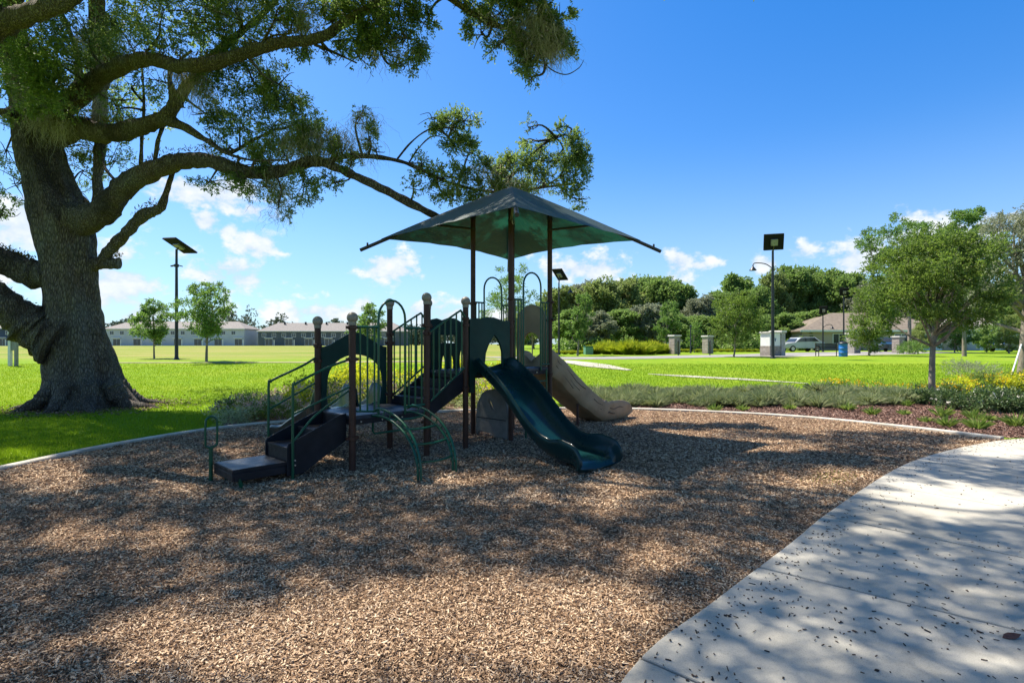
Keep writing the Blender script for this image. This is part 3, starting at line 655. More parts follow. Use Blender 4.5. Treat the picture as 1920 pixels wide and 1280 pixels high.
# arch climber on the near side
def climb_rail(a):
    o = None
    for off, zz in ((0, 0), (.10, .055)):
        pts = [(a + off * .25, .02, LD - .03 + zz)]
        for k in range(0, 11):
            t = k / 10; ang = pi / 2 * t
            rr = 1.0 + off
            pts.append((a + .01 + off * .2 * (1 - t), -.10 - (.93 + off * .6) * sin(ang), (LD - .01 + off * .9) * (cos(ang) ** .8 if t < 1 else 0) - (.08 if k == 10 else 0)))
        c = MB().tube(pts, .0165, 10)
        o2 = c.build('climber_rail' if o is None else 'outer_rail', M['green'], play if o is None else o); o = o or o2; allp = pts if off == 0 else allp
    for k in range(1, 10, 1):
        ang = pi / 2 * k / 10
        p0 = (a + .01, -.10 - .93 * sin(ang), (LD - .01) * cos(ang) ** .8); p1 = (a + .01 + .10 * .2 * (1 - k / 10), -.10 - .99 * sin(ang), (LD - .01 + .09) * cos(ang) ** .8)
        tube('web', [p0, p1], .009, parent=o, n=6)
    return o
climb_rail(.30); climb_rail(.86)
for k in (2, 4.2, 6.4, 8.4):
    ang = pi / 2 * k / 10; y, z = -.10 - .93 * sin(ang), (LD - .01) * cos(ang) ** .8
    tube('rung', [(.31, y, z), (.40, y - .02, z - .01), (.58, y - .05, z - .015), (.78, y - .02, z - .01), (.87, y, z)], .0135, sp=3)
tube('climber_brace', [(.34, .05, LD - .06), (.34, .05, .50), (.37, .05, .47), (.80, .05, .47), (.83, .05, .50), (.83, .05, LD - .06)], .0145)
# hood with pointed opening over the green slide
hole = [(2.36, 1.32), (2.385, 1.42), (2.40, 1.55), (2.45, 1.66), (2.52, 1.76), (2.595, 1.855), (2.66, 1.80), (2.73, 1.70), (2.775, 1.58), (2.785, 1.45), (2.785, 1.32)]
hood = [(2.045, .92), (2.14, .92), (2.16, 1.20), (2.85, 1.20), (2.85, 1.1), (2.965, 1.1), (2.965, 2.08), (2.90, 2.10), (2.80, 2.09), (2.70, 2.12), (2.58, 2.145), (2.42, 2.145), (2.30, 2.115), (2.20, 2.12), (2.10, 2.115), (2.045, 2.09)]
MB().plate(hood, [hole], (0, -.035, 0), (1, 0, 0), (0, 0, 1), (0, 1, 0), .04).build('slide_hood', M['gpanel'], play, bevel=.008)
# play panel on the far side of the upper deck: window and slots
win = [(2.26, 1.72), (2.60, 1.72), (2.60, 1.86), (2.26, 1.86)]
def slot(c, w, z0, z1): return [(c + w * cos(t), (z0 + z1) / 2 + (z1 - z0) / 2 * sin(t)) for t in np.linspace(0, 2 * pi, 14, endpoint=False)]
pan = [(2.035, 1.05), (2.97, 1.05), (2.97, 2.05), (2.86, 2.10), (2.72, 2.11), (2.6, 2.16), (2.45, 2.17), (2.3, 2.12), (2.18, 2.15), (2.035, 2.12)]
pnl = MB().plate(pan, [win, slot(2.33, .04, 1.12, 1.50), slot(2.52, .04, 1.12, 1.50), slot(2.75, .05, 1.2, 1.6)], (0, WD, 0), (1, 0, 0), (0, 0, 1), (0, 1, 0), .03).build('play_panel', M['gpanel'], play, bevel=.006)
wb = MB()
for x in (2.345, 2.43, 2.515): wb.box(x - .008, x + .008, WD + .006, WD + .02, 1.71, 1.87)
wb.build('window_bar', M['gpanel'], pnl)
# upper deck near and far sides: railings with tall arches
for b, nb in ((-.02, 1), (WD + .02, 1)):
    rail_panel(P6x + .05, 3.30, b, UD + .06, UD + .06, 2.48, 2.48, 3)
    arch(3.32, 3.79, b, UD - .05, 2.74, 2.98)
    rail_panel(3.81, P8x - .05, b, UD + .06, UD + .06, 2.46, 2.46, 3)
# step ladder under the near arch
for a in (3.34, 3.90): tube('ladder_side', [(a, -.06, -.08), (a, -.06, UD - .02)], .0165)
for z in (.28, .53, .78, 1.03): tube('rung', [(3.34, -.06, z), (3.90, -.06, z)], .0135)
# grey rock-like panel below the upper deck
gr_ = [(.08, .02), (.42, .02), (.5, .1), (.8, .12), (.88, .02), (.90, .35), (.86, .62), (.74, .80), (.60, .88), (.40, .90), (.22, .84), (.12, .68), (.07, .4)]
lf_ = [(.5 + .03 * cos(t) + .07 * sin(t), .62 + .11 * sin(t)) for t in np.linspace(0, 2 * pi, 12, endpoint=False)]
gp_ = MB().plate(gr_, [lf_], (P6x, 0, 0), (0, 1, 0), (0, 0, 1), (1, 0, 0), .05).build('climbing_panel', M['greyrock'], play, bevel=.012)
MB().box(P6x - .006, P6x + .0, .12, .86, .36, .375).build('panel_groove', M['stair'], gp_)
# main green slide
ms = slide_mesh([(2.5, .02, UD - .01), (2.5, -.12, UD - .01), (2.48, -.30, UD - .10), (2.43, -.75, .90), (2.36, -1.25, .49), (2.32, -1.55, .29), (2.29, -1.80, .19), (2.26, -2.05, .165), (2.23, -2.26, .14), (2.22, -2.34, .05)],
                .355, [.12, .22, .22, .20, .19, .20, .23, .28, .26, .08], n=7, flare=.10)
msl = ms.build('green_slide', M['gslide'], play, sub=1)
MB().box(2.08, 2.50, -1.95, -1.85, -.08, .13).build('slide_foot', M['dkbrown'], msl)
tube('slide_lip', [(2.2, -.04, UD - .0), (2.8, -.04, UD - .0)], .03, mat='gpanel', parent=msl)
# tan slide with log-like embossing, at the far end
def tan_prof(t):
    w = .30; hw = .30 * (1 - .35 * max(0, t - .82) / .18)
    return [(-.20, -.14), (-.31, -.12), (-.355, .0), (-.36, .14), (-.355, hw - .03), (-.335, hw + .01), (-.30, hw + .005), (-.285, hw - .05), (-.265, .10), (-.22, .02), (-.12, 0), (.12, 0), (.22, .02), (.265, .10), (.285, hw - .05), (.30, hw + .005), (.335, hw + .01), (.355, hw - .03), (.36, .14), (.355, .0), (.31, -.12), (.20, -.14)]
tsp = spline([(P8x, .46, UD), (P8x + .18, .46, UD), (P8x + .42, .46, 1.12), (P8x + 1.1, .46, .66), (P8x + 1.75, .46, .27), (P8x + 2.05, .46, .16), (P8x + 2.45, .46, .15), (P8x + 2.85, .46, .13), (P8x + 2.92, .46, .08)], 9)
tpr = []
for i in range(len(tsp)):
    t = i / (len(tsp) - 1); q = []
    for j, (x, y) in enumerate(tan_prof(t)):
        k = 0 if 8 <= j <= 13 else 1
        nn_ = mn.noise(Vector((i * .16, j * .55, 1.7))) * .035 * k; q.append((x + (nn_ if x > 0 else -nn_), y + (mn.noise(Vector((i * .22, j * .3, 9))) * .05 * k if j < 3 or j > 18 or t < .7 and y > .2 else 0)))
    tpr.append(q)
tsl = MB().sweep(tsp, tpr).build('tan_slide', M['tan'], play, sub=1)
gv = MB()
for sd in (-1,):
    for zo, i0, i1 in ((.22, 8, 30), (.12, 14, 28), (.20, 32, 44), (.05, 18, 26), (.10, 36, 50), (.18, 48, 66), (.08, 44, 54)):
        i1 = min(i1, len(tsp) - 3); pts = []
        for i in range(i0, i1, 2):
            t_ = (tsp[i + 1] - tsp[i - 1]).normalized(); s_ = t_.cross(Vector((0, 0, 1))).normalized(); n_ = s_.cross(t_)
            pts.append(tsp[i] + s_ * .352 + n_ * (zo - .03 + .02 * sin(i * .7)))
        gv.tube(pts, .009, 6)
gv.build('bark_ridge', surf('tan_groove', (.10, .07, .045), (.13, .09, .06), rough=.7), tsl)
MB().lathe([(.026, -.1), (.026, .52)], n=12).build('slide_support', M['post'], tsl, loc=(P8x + 1.15, .22, 0))
th = [(.10, UD)] + [(.10, 2.1)] + [(.485 + .385 * cos(t), 2.10 + .36 * sin(t)) for t in np.linspace(pi, 0, 15)][1:-1] + [(.87, 2.1), (.87, UD), (.71, UD), (.70, 1.66)] + \
     [(.485 + .215 * cos(t), 1.68 + .25 * sin(t)) for t in np.linspace(0, pi, 11)] + [(.27, 1.66), (.26, UD)]
MB().plate(th, [], (P8x + .01, 0, 0), (0, 1, 0), (0, 0, 1), (1, 0, 0), .05).build('tan_hood', M['tan'], play, bevel=.012)

# shade roof
def shade_mat():
    m, nt, out = new_mat('woven_shade_fabric')
    n = tex(nt, scale=2.5, detail=4); w = tex(nt, scale=9, detail=2, sc=(1, 7, 1))
    col = mixc(nt, n.outputs[0], (.035, .060, .058), (.058, .088, .086))
    col = mixc(nt, .35, col, ramp(nt, w.outputs[0], [(.3, (.5,) * 3), (.7, (1.4,) * 3)]), 'MULTIPLY')
    bp = nd(nt, 'ShaderNodeBump', {'Strength': .5, 'Distance': .02, 'Height': w.outputs[0]})
    d = nd(nt, 'ShaderNodeBsdfPrincipled', {'Base Color': col, 'Roughness': .55, 'Specular IOR Level': .5, 'Normal': bp.outputs[0]})
    t = nd(nt, 'ShaderNodeBsdfTranslucent', {'Color': (.010, .12, .075, 1)})
    x = nd(nt, 'ShaderNodeMixShader', {0: .24, 1: d.outputs[0], 2: t.outputs[0]}); nt.links.new(x.outputs[0], out.inputs[0]); return m
M['shade'] = shade_mat()
cx, cy = (P6x + P8x) / 2, WD / 2; RC = 2.42
rot45 = -ANG
def loc(wx, wy):   # offset along world axes from the roof centre -> local
    return (cx + wx * cos(rot45) - wy * sin(rot45), cy + wx * sin(rot45) + wy * cos(rot45))
rot_c = R(1.5)
cor = [(-sin(rot_c) * 0 + RC * cos(a_ + rot_c), RC * sin(a_ + rot_c)) for a_ in (-pi / 2, 0, pi / 2, pi)]   # near, right, far, left
ZA, ZC = 4.63, 3.64
fv, ff = [], []; NU = 14
def hipz(t): return ZA - (ZA - ZC) * (t ** 1.06)
for s in range(4):
    c0 = Vector((*cor[s], 0)); c1 = Vector((*cor[(s + 1) % 4], 0)); base = len(fv)
    for i in range(NU + 1):
        t = i / NU
        for j in range(NU + 1):
            u = j / NU; p = (c0 * (1 - u) + c1 * u) * t; z = hipz(t)
            q = 4 * u * (1 - u); p = p * (1 - .085 * q * t * t); z += (-.075 * q * t * (1 - t) * 1.6) + .055 * q * t ** 3 + .008 * sin(j * 2.1 + s) * sin(i * 1.7) * q
            x, y = loc(p.x, p.y); fv.append((x, y, z))
    for i in range(NU):
        for j in range(NU): a = base + i * (NU + 1) + j; ff.append([a, a + 1, a + NU + 2, a + NU + 1])
fab = MB().add(fv, ff)
import bmesh as _bm
me = bpy.data.meshes.new('shade_fabric'); me.from_pydata(fab.v, [], fab.f)
bm = _bm.new(); bm.from_mesh(me); _bm.ops.remove_doubles(bm, verts=bm.verts, dist=.002); _bm.ops.recalc_face_normals(bm, faces=bm.faces); bm.to_mesh(me); bm.free()
me.polygons.foreach_set('use_smooth', [True] * len(me.polygons)); me.set_sharp_from_angle(angle=R(25)); me.materials.append(M['shade'])
fo = link('shade_fabric', me, play)
for s in range(4):
    d = Vector((*cor[s], 0)) / RC
    pts = []
    for t in (0.02, .25, .5, .75, 1.0, 1.155):
        p = d * RC * t; x, y = loc(p.x, p.y); pts.append((x, y, hipz(t) - .045))
    r_ = MB().tube(pts, .033, 12).build('roof_rafter', M['dkbrown'], play)
    p = d * RC * 1.10; x, y = loc(p.x, p.y); MB().tube([(x, y, hipz(1.1) - .02), (x, y, hipz(1.1) + .035)], .018, 8).build('tension_knob', M['dkbrown'], r_)
for (a_, b_), s in (((P6x, 0), 0), ((P8x, 0), 1), ((P8x, WD), 2), ((P6x, WD), 3)):
    d = Vector((*cor[s], 0)) / RC; x, y = loc(*(d * 1.62).xy)
    tube('roof_strut', [(a_, b_, 3.83), (x, y, 3.93)], .022, mat='dkbrown')
    MB().lathe([(.052, -.02), (.052, .02)], n=16).build('strut_collar', M['dkbrown'], play, loc=(a_, b_, 3.83))
# tie hook under the near corner
x, y = loc(0, -.72)
tube('tie_hook', [(P6x, -.05, 3.98), (P6x - .03, -.06, 3.90), (P6x - .03, -.06, 3.80), (P6x, -.055, 3.76), (P6x + .03, -.06, 3.80), (P6x + .03, -.06, 3.90)], .007, mat='bolt', sp=3)
# ================================================================== foliage tools
def unit(rng, n):
    v = rng.normal(size=(n, 3)); return v / np.linalg.norm(v, axis=1)[:, None]
def leaves(base, axis, L, Wd, rng, name, mat, parent=None, up=.25, three=False):
    """one small kite-shaped leaf per point"""
    n = len(base); ax = axis + rng.normal(0, .55, (n, 3)); ax /= np.linalg.norm(ax, axis=1)[:, None] + 1e-9
    nr = unit(rng, n) + np.array([0, 0, up]); sd = np.cross(ax, nr); sd /= np.linalg.norm(sd, axis=1)[:, None] + 1e-9
    l = (L * rng.uniform(.6, 1.35, n))[:, None]; w = (Wd * rng.uniform(.6, 1.3, n))[:, None]
    V = np.stack([base, base + ax * l * .5 + sd * w * .5, base + ax * l, base + ax * l * .5 - sd * w * .5], 1)
    Fq = np.arange(n * 4).reshape(-1, 4)
    return link(name, npmesh(name, V.reshape(-1, 3), Fq, mat), parent)
def cloud(rng, clumps, per=11, lobe=.46, droop=0.0):
    """clumps: (x,y,z,rx,ry,rz,shoots). returns leaf bases and axes: shoots bundled into small lobes, gaps between"""
    B, A = [], []
    for x, y, z, rx, ry, rz, n in clumps:
        n = int(n)
        if n < 1: continue
        nl = max(4, int(n / 26)); lc = unit(rng, nl) * (rng.uniform(.25, 1.0, nl) ** .5)[:, None]
        lr = lobe * rng.uniform(.35, 1.0, nl); w = lr ** 2; w /= w.sum()
        k = rng.choice(nl, n, p=w); p = lc[k] * .72 + unit(rng, n) * (rng.uniform(0, 1, n) ** .45 * lr[k])[:, None]
        s = np.array([rx, ry, rz]); o = np.array([x, y, z]) + p * s
        d = (p - lc[k] * .72) + lc[k] * .35; d = d / (np.linalg.norm(d, axis=1)[:, None] + 1e-6) + rng.normal(0, .55, (n, 3)) + np.array([0, 0, .15 - droop])
        d /= np.linalg.norm(d, axis=1)[:, None]; sl = rng.uniform(.12, .34, n) * min(1, .6 + .25 * rx)
        t = rng.uniform(0, 1, (n, per)); q = o[:, None] + d[:, None] * (t * sl[:, None])[:, :, None] + rng.normal(0, .018, (n, per, 3))
        B.append(q.reshape(-1, 3)); A.append(np.repeat(d, per, 0))
    return np.concatenate(B), np.concatenate(A)
def strands(rng, roots, Ls, name, mat, parent, width=.012, seg=7, wob=.05, num=1):
    n = len(roots); V = np.zeros((n, seg + 1, 2, 3)); a = rng.uniform(0, 2 * pi, n); sx_, sy_ = np.cos(a), np.sin(a)
    off = np.zeros((n, 3)); dr = rng.normal(0, wob, (n, 2))
    for i in range(seg + 1):
        t = i / seg; off[:, 0] += dr[:, 0] * .5 + rng.normal(0, wob * .4, n); off[:, 1] += dr[:, 1] * .5 + rng.normal(0, wob * .4, n)
        off[:, :2] *= .8
        c = roots + off * np.array([1, 1, 0]) - np.stack([0 * Ls, 0 * Ls, Ls * t], 1); w = width * (1 - .75 * t)
        V[:, i, 0] = c + np.stack([sx_ * w, sy_ * w, 0 * w + 0 * sx_], 1); V[:, i, 1] = c - np.stack([sx_ * w, sy_ * w, 0 * w + 0 * sx_], 1)
    idx = np.arange(n * (seg + 1) * 2).reshape(n, seg + 1, 2); Fq = np.stack([idx[:, :-1, 0], idx[:, 1:, 0], idx[:, 1:, 1], idx[:, :-1, 1]], -1).reshape(-1, 4)
    return link(name, npmesh(name, V.reshape(-1, 3), Fq, mat), parent)
def limb_mesh(name, pts, rs, parent, mat, n=18, sp=9, rough=.24, seed=0):
    """tapered limb with lumpy bark relief"""
    path = spline(pts, sp); path, T, N = frames(path); m = len(path); v = []; f = []
    for i, (p, t, nn) in enumerate(zip(path, T, N)):
        u = i / (m - 1) * (len(rs) - 1); k = min(int(u), len(rs) - 2); r = rs[k] + (rs[k + 1] - rs[k]) * (u - k); b = t.cross(nn)
        for j in range(n):
            a = 2 * pi * j / n; d = nn * cos(a) + b * sin(a)
            q = p + d * r; s = 1 + rough * (mn.noise(q * (1.1 / max(r, .12)) * .55 + Vector((seed, 0, 0))) * 1.2 + .7 * mn.noise(q * 4 + Vector((0, seed, 0))) + .35 * mn.noise(q * 11 + Vector((0, seed, 0))))
            v.append(p + d * r * s)
    for i in range(m - 1):
        for j in range(n): f.append([i * n + j, i * n + (j + 1) % n, (i + 1) * n + (j + 1) % n, (i + 1) * n + j])
    f.append(list(range(n))[::-1]); f.append([(m - 1) * n + j for j in range(n)])
    return MB().add(v, f).build(name, mat, parent)

# ================================================================== the live oak
OAKX, OAKY = -11.4, 14.5
oak = thing('oak_tree', 'huge leaning live oak with mossy limbs reaching over the play area', 'tree', (0, 0, 0))
def trunk_mesh():
    # (pixel x of the centre, pixel y, half width px)
    prof = [(172, 790, 118), (172, 762, 100), (168, 735, 84), (160, 700, 72), (152, 660, 66), (142, 620, 62), (134, 580, 58), (130, 540, 57), (128, 500, 56), (126, 460, 57), (118, 420, 62), (104, 380, 58), (92, 340, 52), (80, 300, 48), (70, 260, 47), (62, 215, 46), (52, 170, 42), (36, 110, 36), (24, 60, 30), (10, 0, 26), (-6, -70, 22), (-20, -150, 14)]
    n = 72; v = []; f = []; rows = []
    pc = []
    for x, y, h in prof: pc.append((P(x, y, OAKY), h * OAKY / 1010))
    sp = []; ctr = spline([p for p, h in pc], 10); m = len(ctr)
    for i, p in enumerate(ctr):
        u = i / (m - 1) * (len(pc) - 1); k = min(int(u), len(pc) - 2); r = (pc[k][1] + (pc[k + 1][1] - pc[k][1]) * (u - k)) * .77
        z = p.z
        for j in range(n):
            a = 2 * pi * j / n; d = Vector((cos(a), sin(a), 0))
            fl = max(0, 1 - z / 1.5) ** 1.6
            s = 1 + fl * .16 * (sin(5 * a + 1.1) * .7 + sin(3 * a) * .6) + (.05 + .05 * fl) * sin(7 * a + z * .7 + 1.5 * mn.noise(Vector((z * .5, 0, 0)))) + .20 * mn.noise(Vector((cos(a) * 1.4, sin(a) * 1.4, z * .55))) + .07 * mn.noise(Vector((cos(a) * 5, sin(a) * 5, z * 2.2))) + .03 * mn.noise(Vector((cos(a) * 13, sin(a) * 13, z * 4)))
            q = p + d * r * s * (1 if abs(d.x) > .0 else 1); v.append((q.x, OAKY + (q.y - OAKY) * .92, q.z))
    for i in range(m - 1):
        for j in range(n): f.append([i * n + j, i * n + (j + 1) % n, (i + 1) * n + (j + 1) % n, (i + 1) * n + j])
    f.append([(m - 1) * n + j for j in range(n)])
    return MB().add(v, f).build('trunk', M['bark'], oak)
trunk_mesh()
for k, (a_, r1, r0_) in enumerate([(-.12, 2.35, .22), (-.85, 1.85, .18), (-1.5, 1.7, .15), (-2.15, 1.75, .17), (-2.85, 1.9, .18), (.45, 2.1, .18)]):
    pts_ = [Vector((OAKX - .05 + cos(a_) * q * (1 if k else 1), OAKY + sin(a_) * q, z)) for q, z in ((.70, .62), (.98, .26), (1.2 + .1 * (k % 2), .10), (r1 * .85, .0), (r1, -.10))]
    limb_mesh('root', pts_, [r0_ * 1.25, r0_, r0_ * .62, r0_ * .36, .05], oak, M['bark'], n=14, seed=60 + k)
LIMBS = []
def L(pts, hw, seed, name='limb', n=16):
    """pts: (px,py,depth); hw: half width in px at matching points"""
    w = [P(*p) for p in pts]; rs = [h * p[2] / 1010 * .70 for h, p in zip(hw, pts)]; LIMBS.append(spline(w, 8))
    return limb_mesh(name, w, rs, oak, M['bark'], n=n, seed=seed)
# low limb that sweeps right, dips and ends behind the shade roof
L([(120, 415, 14.5), (185, 402, 14.1), (232, 352, 13.8), (300, 314, 13.4), (375, 300, 13.1), (450, 320, 13.0), (520, 322, 12.9), (590, 303, 12.8), (640, 318, 12.7), (700, 346, 12.7), (760, 376, 12.7), (830, 412, 12.8)], [48, 34, 28, 25, 20, 17, 16, 14, 11, 11, 11, 8], 1, n=20)
L([(600, 306, 12.8), (660, 292, 12.6), (740, 300, 12.4), (790, 318, 12.3), (850, 345, 12.4), (930, 360, 12.6), (1010, 352, 12.8), (1070, 320, 12.9)], [8, 7, 5.5, 4.5, 4, 4, 3, 2], 2, n=10)
L([(745, 298, 12.4), (770, 268, 12.3), (800, 245, 12.2), (850, 225, 12.2)], [3, 2.5, 2, 1.3], 3, n=8)
L([(765, 308, 12.4), (785, 278, 12.5), (812, 256, 12.6), (850, 262, 12.8)], [2.5, 2, 1.6, 1], 4, n=8)
L([(930, 360, 12.6), (980, 310, 12.7), (1020, 270, 12.8), (1070, 250, 12.9)], [3.5, 3, 2, 1.2], 5, n=8)
# second limb
L([(90, 262, 14.5), (140, 240, 14.2), (200, 250, 13.6), (260, 238, 13.1), (310, 220, 12.8), (335, 185, 12.7), (352, 160, 12.6), (390, 115, 12.3), (440, 70, 12), (500, 20, 11.7), (545, -40, 11.5)], [36, 30, 25, 22, 18, 16, 13, 11, 9, 7, 6], 6)
L([(310, 222, 12.8), (350, 240, 12.8), (385, 262, 12.8), (430, 285, 12.9), (470, 265, 13), (520, 240, 13.1)], [16, 11, 7, 5, 4, 2], 7, n=10)
L([(385, 262, 12.8), (420, 285, 12.6), (470, 300, 12.5), (540, 300, 12.4)], [5, 4, 3, 2], 8, n=8)
L([(330, 190, 12.7), (318, 145, 12.9), (330, 120, 13), (360, 95, 13)], [9, 6, 4, 3], 9, n=8)
# third, high limb that swings over to the right tip
L([(80, 225, 14.3), (140, 185, 13.6), (200, 138, 12.8), (270, 112, 12.1), (340, 124, 11.6), (400, 118, 11.3), (460, 100, 11.1), (530, 80, 10.9), (600, 72, 10.7), (650, 40, 10.6), (710, 5, 10.5), (770, -22, 10.4), (830, -12, 10.3), (880, 22, 10.3), (930, 48, 10.3), (980, 60, 10.3), (1020, 95, 10.3), (1035, 120, 10.3)], [34, 26, 22, 19, 18, 17, 15, 14, 13, 12, 11, 10, 9, 8, 7, 6, 4, 2], 10, n=18)
L([(590, 84, 10.8), (620, 96, 10.8), (668, 118, 10.8)], [5, 4, 2], 11, n=8)
L([(625, 78, 10.7), (655, 76, 10.7), (690, 92, 10.7), (720, 80, 10.7)], [3, 2.5, 2, 1], 12, n=8)
L([(960, 56, 10.3), (1010, 100, 10.1), (1030, 128, 10), (1060, 140, 9.9), (1085, 128, 9.8), (1095, 112, 9.8)], [3, 2, 1.6, 1.6, 1.4, .7], 13, n=6, name='drooping_twig')
# near dark limb at the top left corner, and the left-hand limbs
L([(-40, 60, 9.5), (10, 40, 9.2), (60, 25, 8.9), (120, 5, 8.6), (170, -30, 8.4), (200, -70, 8.4)], [36, 30, 26, 20, 11, 3], 14)
L([(120, 640, 14.4), (70, 618, 14.2), (20, 580, 13.9), (-40, 535, 13.6), (-120, 480, 13.2), (-200, 430, 13)], [78, 56, 42, 38, 32, 24], 15, n=20)
L([(115, 520, 14.4), (60, 512, 14.2), (10, 492, 14), (-60, 455, 13.7), (-140, 400, 13.4)], [44, 36, 33, 30, 24], 16)
L([(150, 500, 14.5), (190, 494, 14.6), (224, 494, 14.7)], [20, 16, 15], 17, name='cut_limb')
L([(185, 492, 14.6), (205, 470, 14.5), (240, 435, 14.3), (268, 404, 14.2), (300, 390, 14.1), (312, 360, 14), (322, 330, 13.9), (334, 300, 13.8)], [12, 14, 15, 15, 12, 7, 6, 5], 18)
L([(50, 215, 14.4), (24, 212, 14.0), (8, 214, 13.7)], [18, 14, 13], 19, name='cut_limb')
# upright stems
L([(184, 400, 14.6), (184, 330, 14.8), (188, 250, 15), (186, 170, 15), (190, 100, 14.8), (182, 20, 14.5), (178, -60, 14)], [12, 12, 14, 18, 22, 20, 15], 20)
L([(150, 150, 14.6), (142, 90, 14.7), (118, 30, 14.5), (100, -40, 14.2)], [9, 7, 6, 5], 21, n=8)
L([(264, 320, 13.7), (266, 260, 13.6), (270, 200, 13.6), (268, 150, 13.5)], [5, 4.5, 4, 2], 22, n=8)
L([(290, 314, 13.5), (296, 265, 13.4), (318, 200, 13.3), (316, 140, 13.1)], [6, 5.5, 4.5, 3], 23, n=8)
L([(222, 345, 13.9), (200, 320, 14.4), (192, 300, 14.7)], [4, 4, 3], 24, n=8)
L([(165, 380, 14.8), (150, 365, 15), (120, 350, 15.3)], [5, 3, 2], 25, n=8)
# the crown continues over the viewer's head: heavy limbs above the frame
def LW(pts, rs, seed): return limb_mesh('limb', pts, rs, oak, M['bark'], n=12, seed=seed)
LW([(-13.2, 14.3, 10), (-11.4, 12.4, 11.6), (-9.6, 10.4, 11.0), (-9.2, 8.8, 11.4), (-8.4, 7.6, 11.2)], [.2, .14, .09, .05, .015], 31)
LW([(-5.0, 10.4, 9.2), (-3.6, 9.2, 9.8), (-2.2, 9.3, 9.6), (-.8, 8.4, 10), (.8, 8.6, 9.7), (2.2, 7.6, 9.9)], [.07, .06, .05, .04, .03, .015], 33)

rng = np.random.default_rng(11)
OC = [  # crown masses seen in the photograph: px, py, half width, half height, depth, density
 (50, 60, 100, 80, 11.5, 1.1), (40, 150, 105, 80, 12.5, 1.2), (110, 190, 60, 50, 12.6, 1.2), (30, 205, 55, 30, 13, 1.0), (120, 110, 60, 70, 12.6, .9), (165, 60, 60, 75, 12.8, .9), (230, 60, 60, 80, 12.6, .9),
 (300, 40, 80, 70, 11.8, 1), (380, 30, 80, 60, 11.8, 1), (455, 40, 75, 65, 11.4, 1), (520, 20, 60, 45, 11, .9), (555, 62, 40, 50, 11.2, .8), (420, 140, 60, 50, 12.3, .9), (480, 160, 70, 55, 12.4, 1), (540, 165, 50, 50, 12.4, .9),
 (250, 160, 50, 45, 13.4, .45), (215, 205, 40, 30, 13.6, .6), (290, 150, 40, 40, 13.4, .4), (160, 150, 50, 50, 13.4, .8),
 (450, 225, 75, 50, 13, .95), (520, 225, 75, 60, 13, 1.05), (575, 215, 38, 55, 12.8, 1), (590, 270, 55, 40, 12.8, 1.05), (530, 285, 70, 35, 12.9, 1), (430, 275, 60, 40, 13, .6), (390, 215, 45, 50, 13, .5), (460, 310, 60, 22, 12.8, .5),
 (640, 290, 30, 35, 12.6, .7), (625, 255, 26, 30, 12.6, .6), (500, 352, 75, 26, 12.8, .85), (570, 352, 50, 36, 12.8, 1), (520, 392, 28, 28, 12.8, .55), (620, 345, 26, 26, 12.7, .6), (390, 345, 50, 18, 13, .45), (455, 350, 35, 30, 12.9, .6), (500, 330, 90, 20, 12.9, .6),
 (22, 345, 45, 38, 14.6, .8), (10, 385, 35, 22, 14.6, .55), (8, 290, 25, 40, 14.6, .7), (160, 318, 45, 45, 15.2, .5), (218, 300, 40, 35, 15.2, .35), (150, 270, 45, 25, 15, .5), (190, 270, 40, 40, 15, .4), (150, 360, 30, 25, 15.4, .4), (235, 190, 40, 30, 14, .5),
 (640, 8, 60, 25, 10.7, .8), (690, 28, 60, 38, 10.6, .9), (745, 30, 50, 40, 10.5, .95), (660, 70, 50, 35, 10.7, .75), (720, 90, 45, 35, 10.6, .8), (770, 75, 32, 42, 10.5, .7), (790, 8, 35, 22, 10.4, .8), (620, 40, 40, 20, 10.8, .5), (675, 112, 28, 22, 10.7, .5), (760, 125, 24, 18, 10.6, .45), (800, 55, 22, 25, 10.5, .4), (610, 100, 20, 12, 10.8, .4),
 (885, 8, 40, 22, 10.4, .9), (940, 20, 50, 34, 10.3, 1), (1000, 25, 50, 42, 10.3, 1.1), (1045, 40, 32, 45, 10.3, 1.1), (1055, 85, 22, 28, 10.3, .9), (1000, 85, 48, 32, 10.3, 1), (940, 78, 38, 30, 10.3, .8), (975, 118, 32, 20, 10.2, .8), (990, 145, 18, 12, 10.2, .6), (900, 60, 26, 26, 10.3, .55), (1020, 70, 30, 40, 10.4, .9),
 (672, 215, 14, 14, 12.5, .6), (690, 250, 22, 30, 12.5, .65), (660, 300, 22, 20, 12.5, .5), (700, 275, 18, 16, 12.5, .45),
 (810, 225, 28, 24, 12.2, .75), (845, 240, 34, 30, 12.2, .95), (885, 228, 22, 22, 12.2, .75), (855, 275, 32, 28, 12.3, 1.0), (880, 285, 22, 18, 12.3, .8), (790, 300, 24, 18, 12.4, .5),
 (800, 330, 38, 30, 12.4, .7), (860, 335, 40, 30, 12.4, 1), (845, 372, 50, 22, 12.4, .75), (910, 320, 40, 30, 12.5, 1), (905, 360, 50, 24, 12.5, .9), (960, 330, 42, 38, 12.6, 1), (1010, 300, 42, 36, 12.7, .95), (1010, 345, 50, 30, 12.7, .95), (1060, 290, 40, 40, 12.8, 1), (1095, 300, 36, 34, 12.8, .95), (1075, 345, 40, 28, 12.8, .95), (1000, 262, 28, 22, 12.8, .65), (1060, 252, 36, 18, 12.8, .7), (1090, 375, 20, 14, 12.8, .6), (990, 240, 9, 14, 12.8, .4), (1052, 236, 7, 9, 12.8, .4), (775, 350, 20, 22, 12.4, .4)]
cl = []
for px, py, hw, hh, d, dn in OC:
    c = P(px, py, d); k = d / 1010; rx, rz = hw * k, hh * k; ry = max(.35, min(1.3, (rx + rz) / 2))
    n = dn * hw * hh * (.15 if px > 630 else .068 if px < 420 and py < 240 else .092 if dn > .6 else .11)
    cl.append((c.x, c.y, c.z, rx, ry, rz, n))
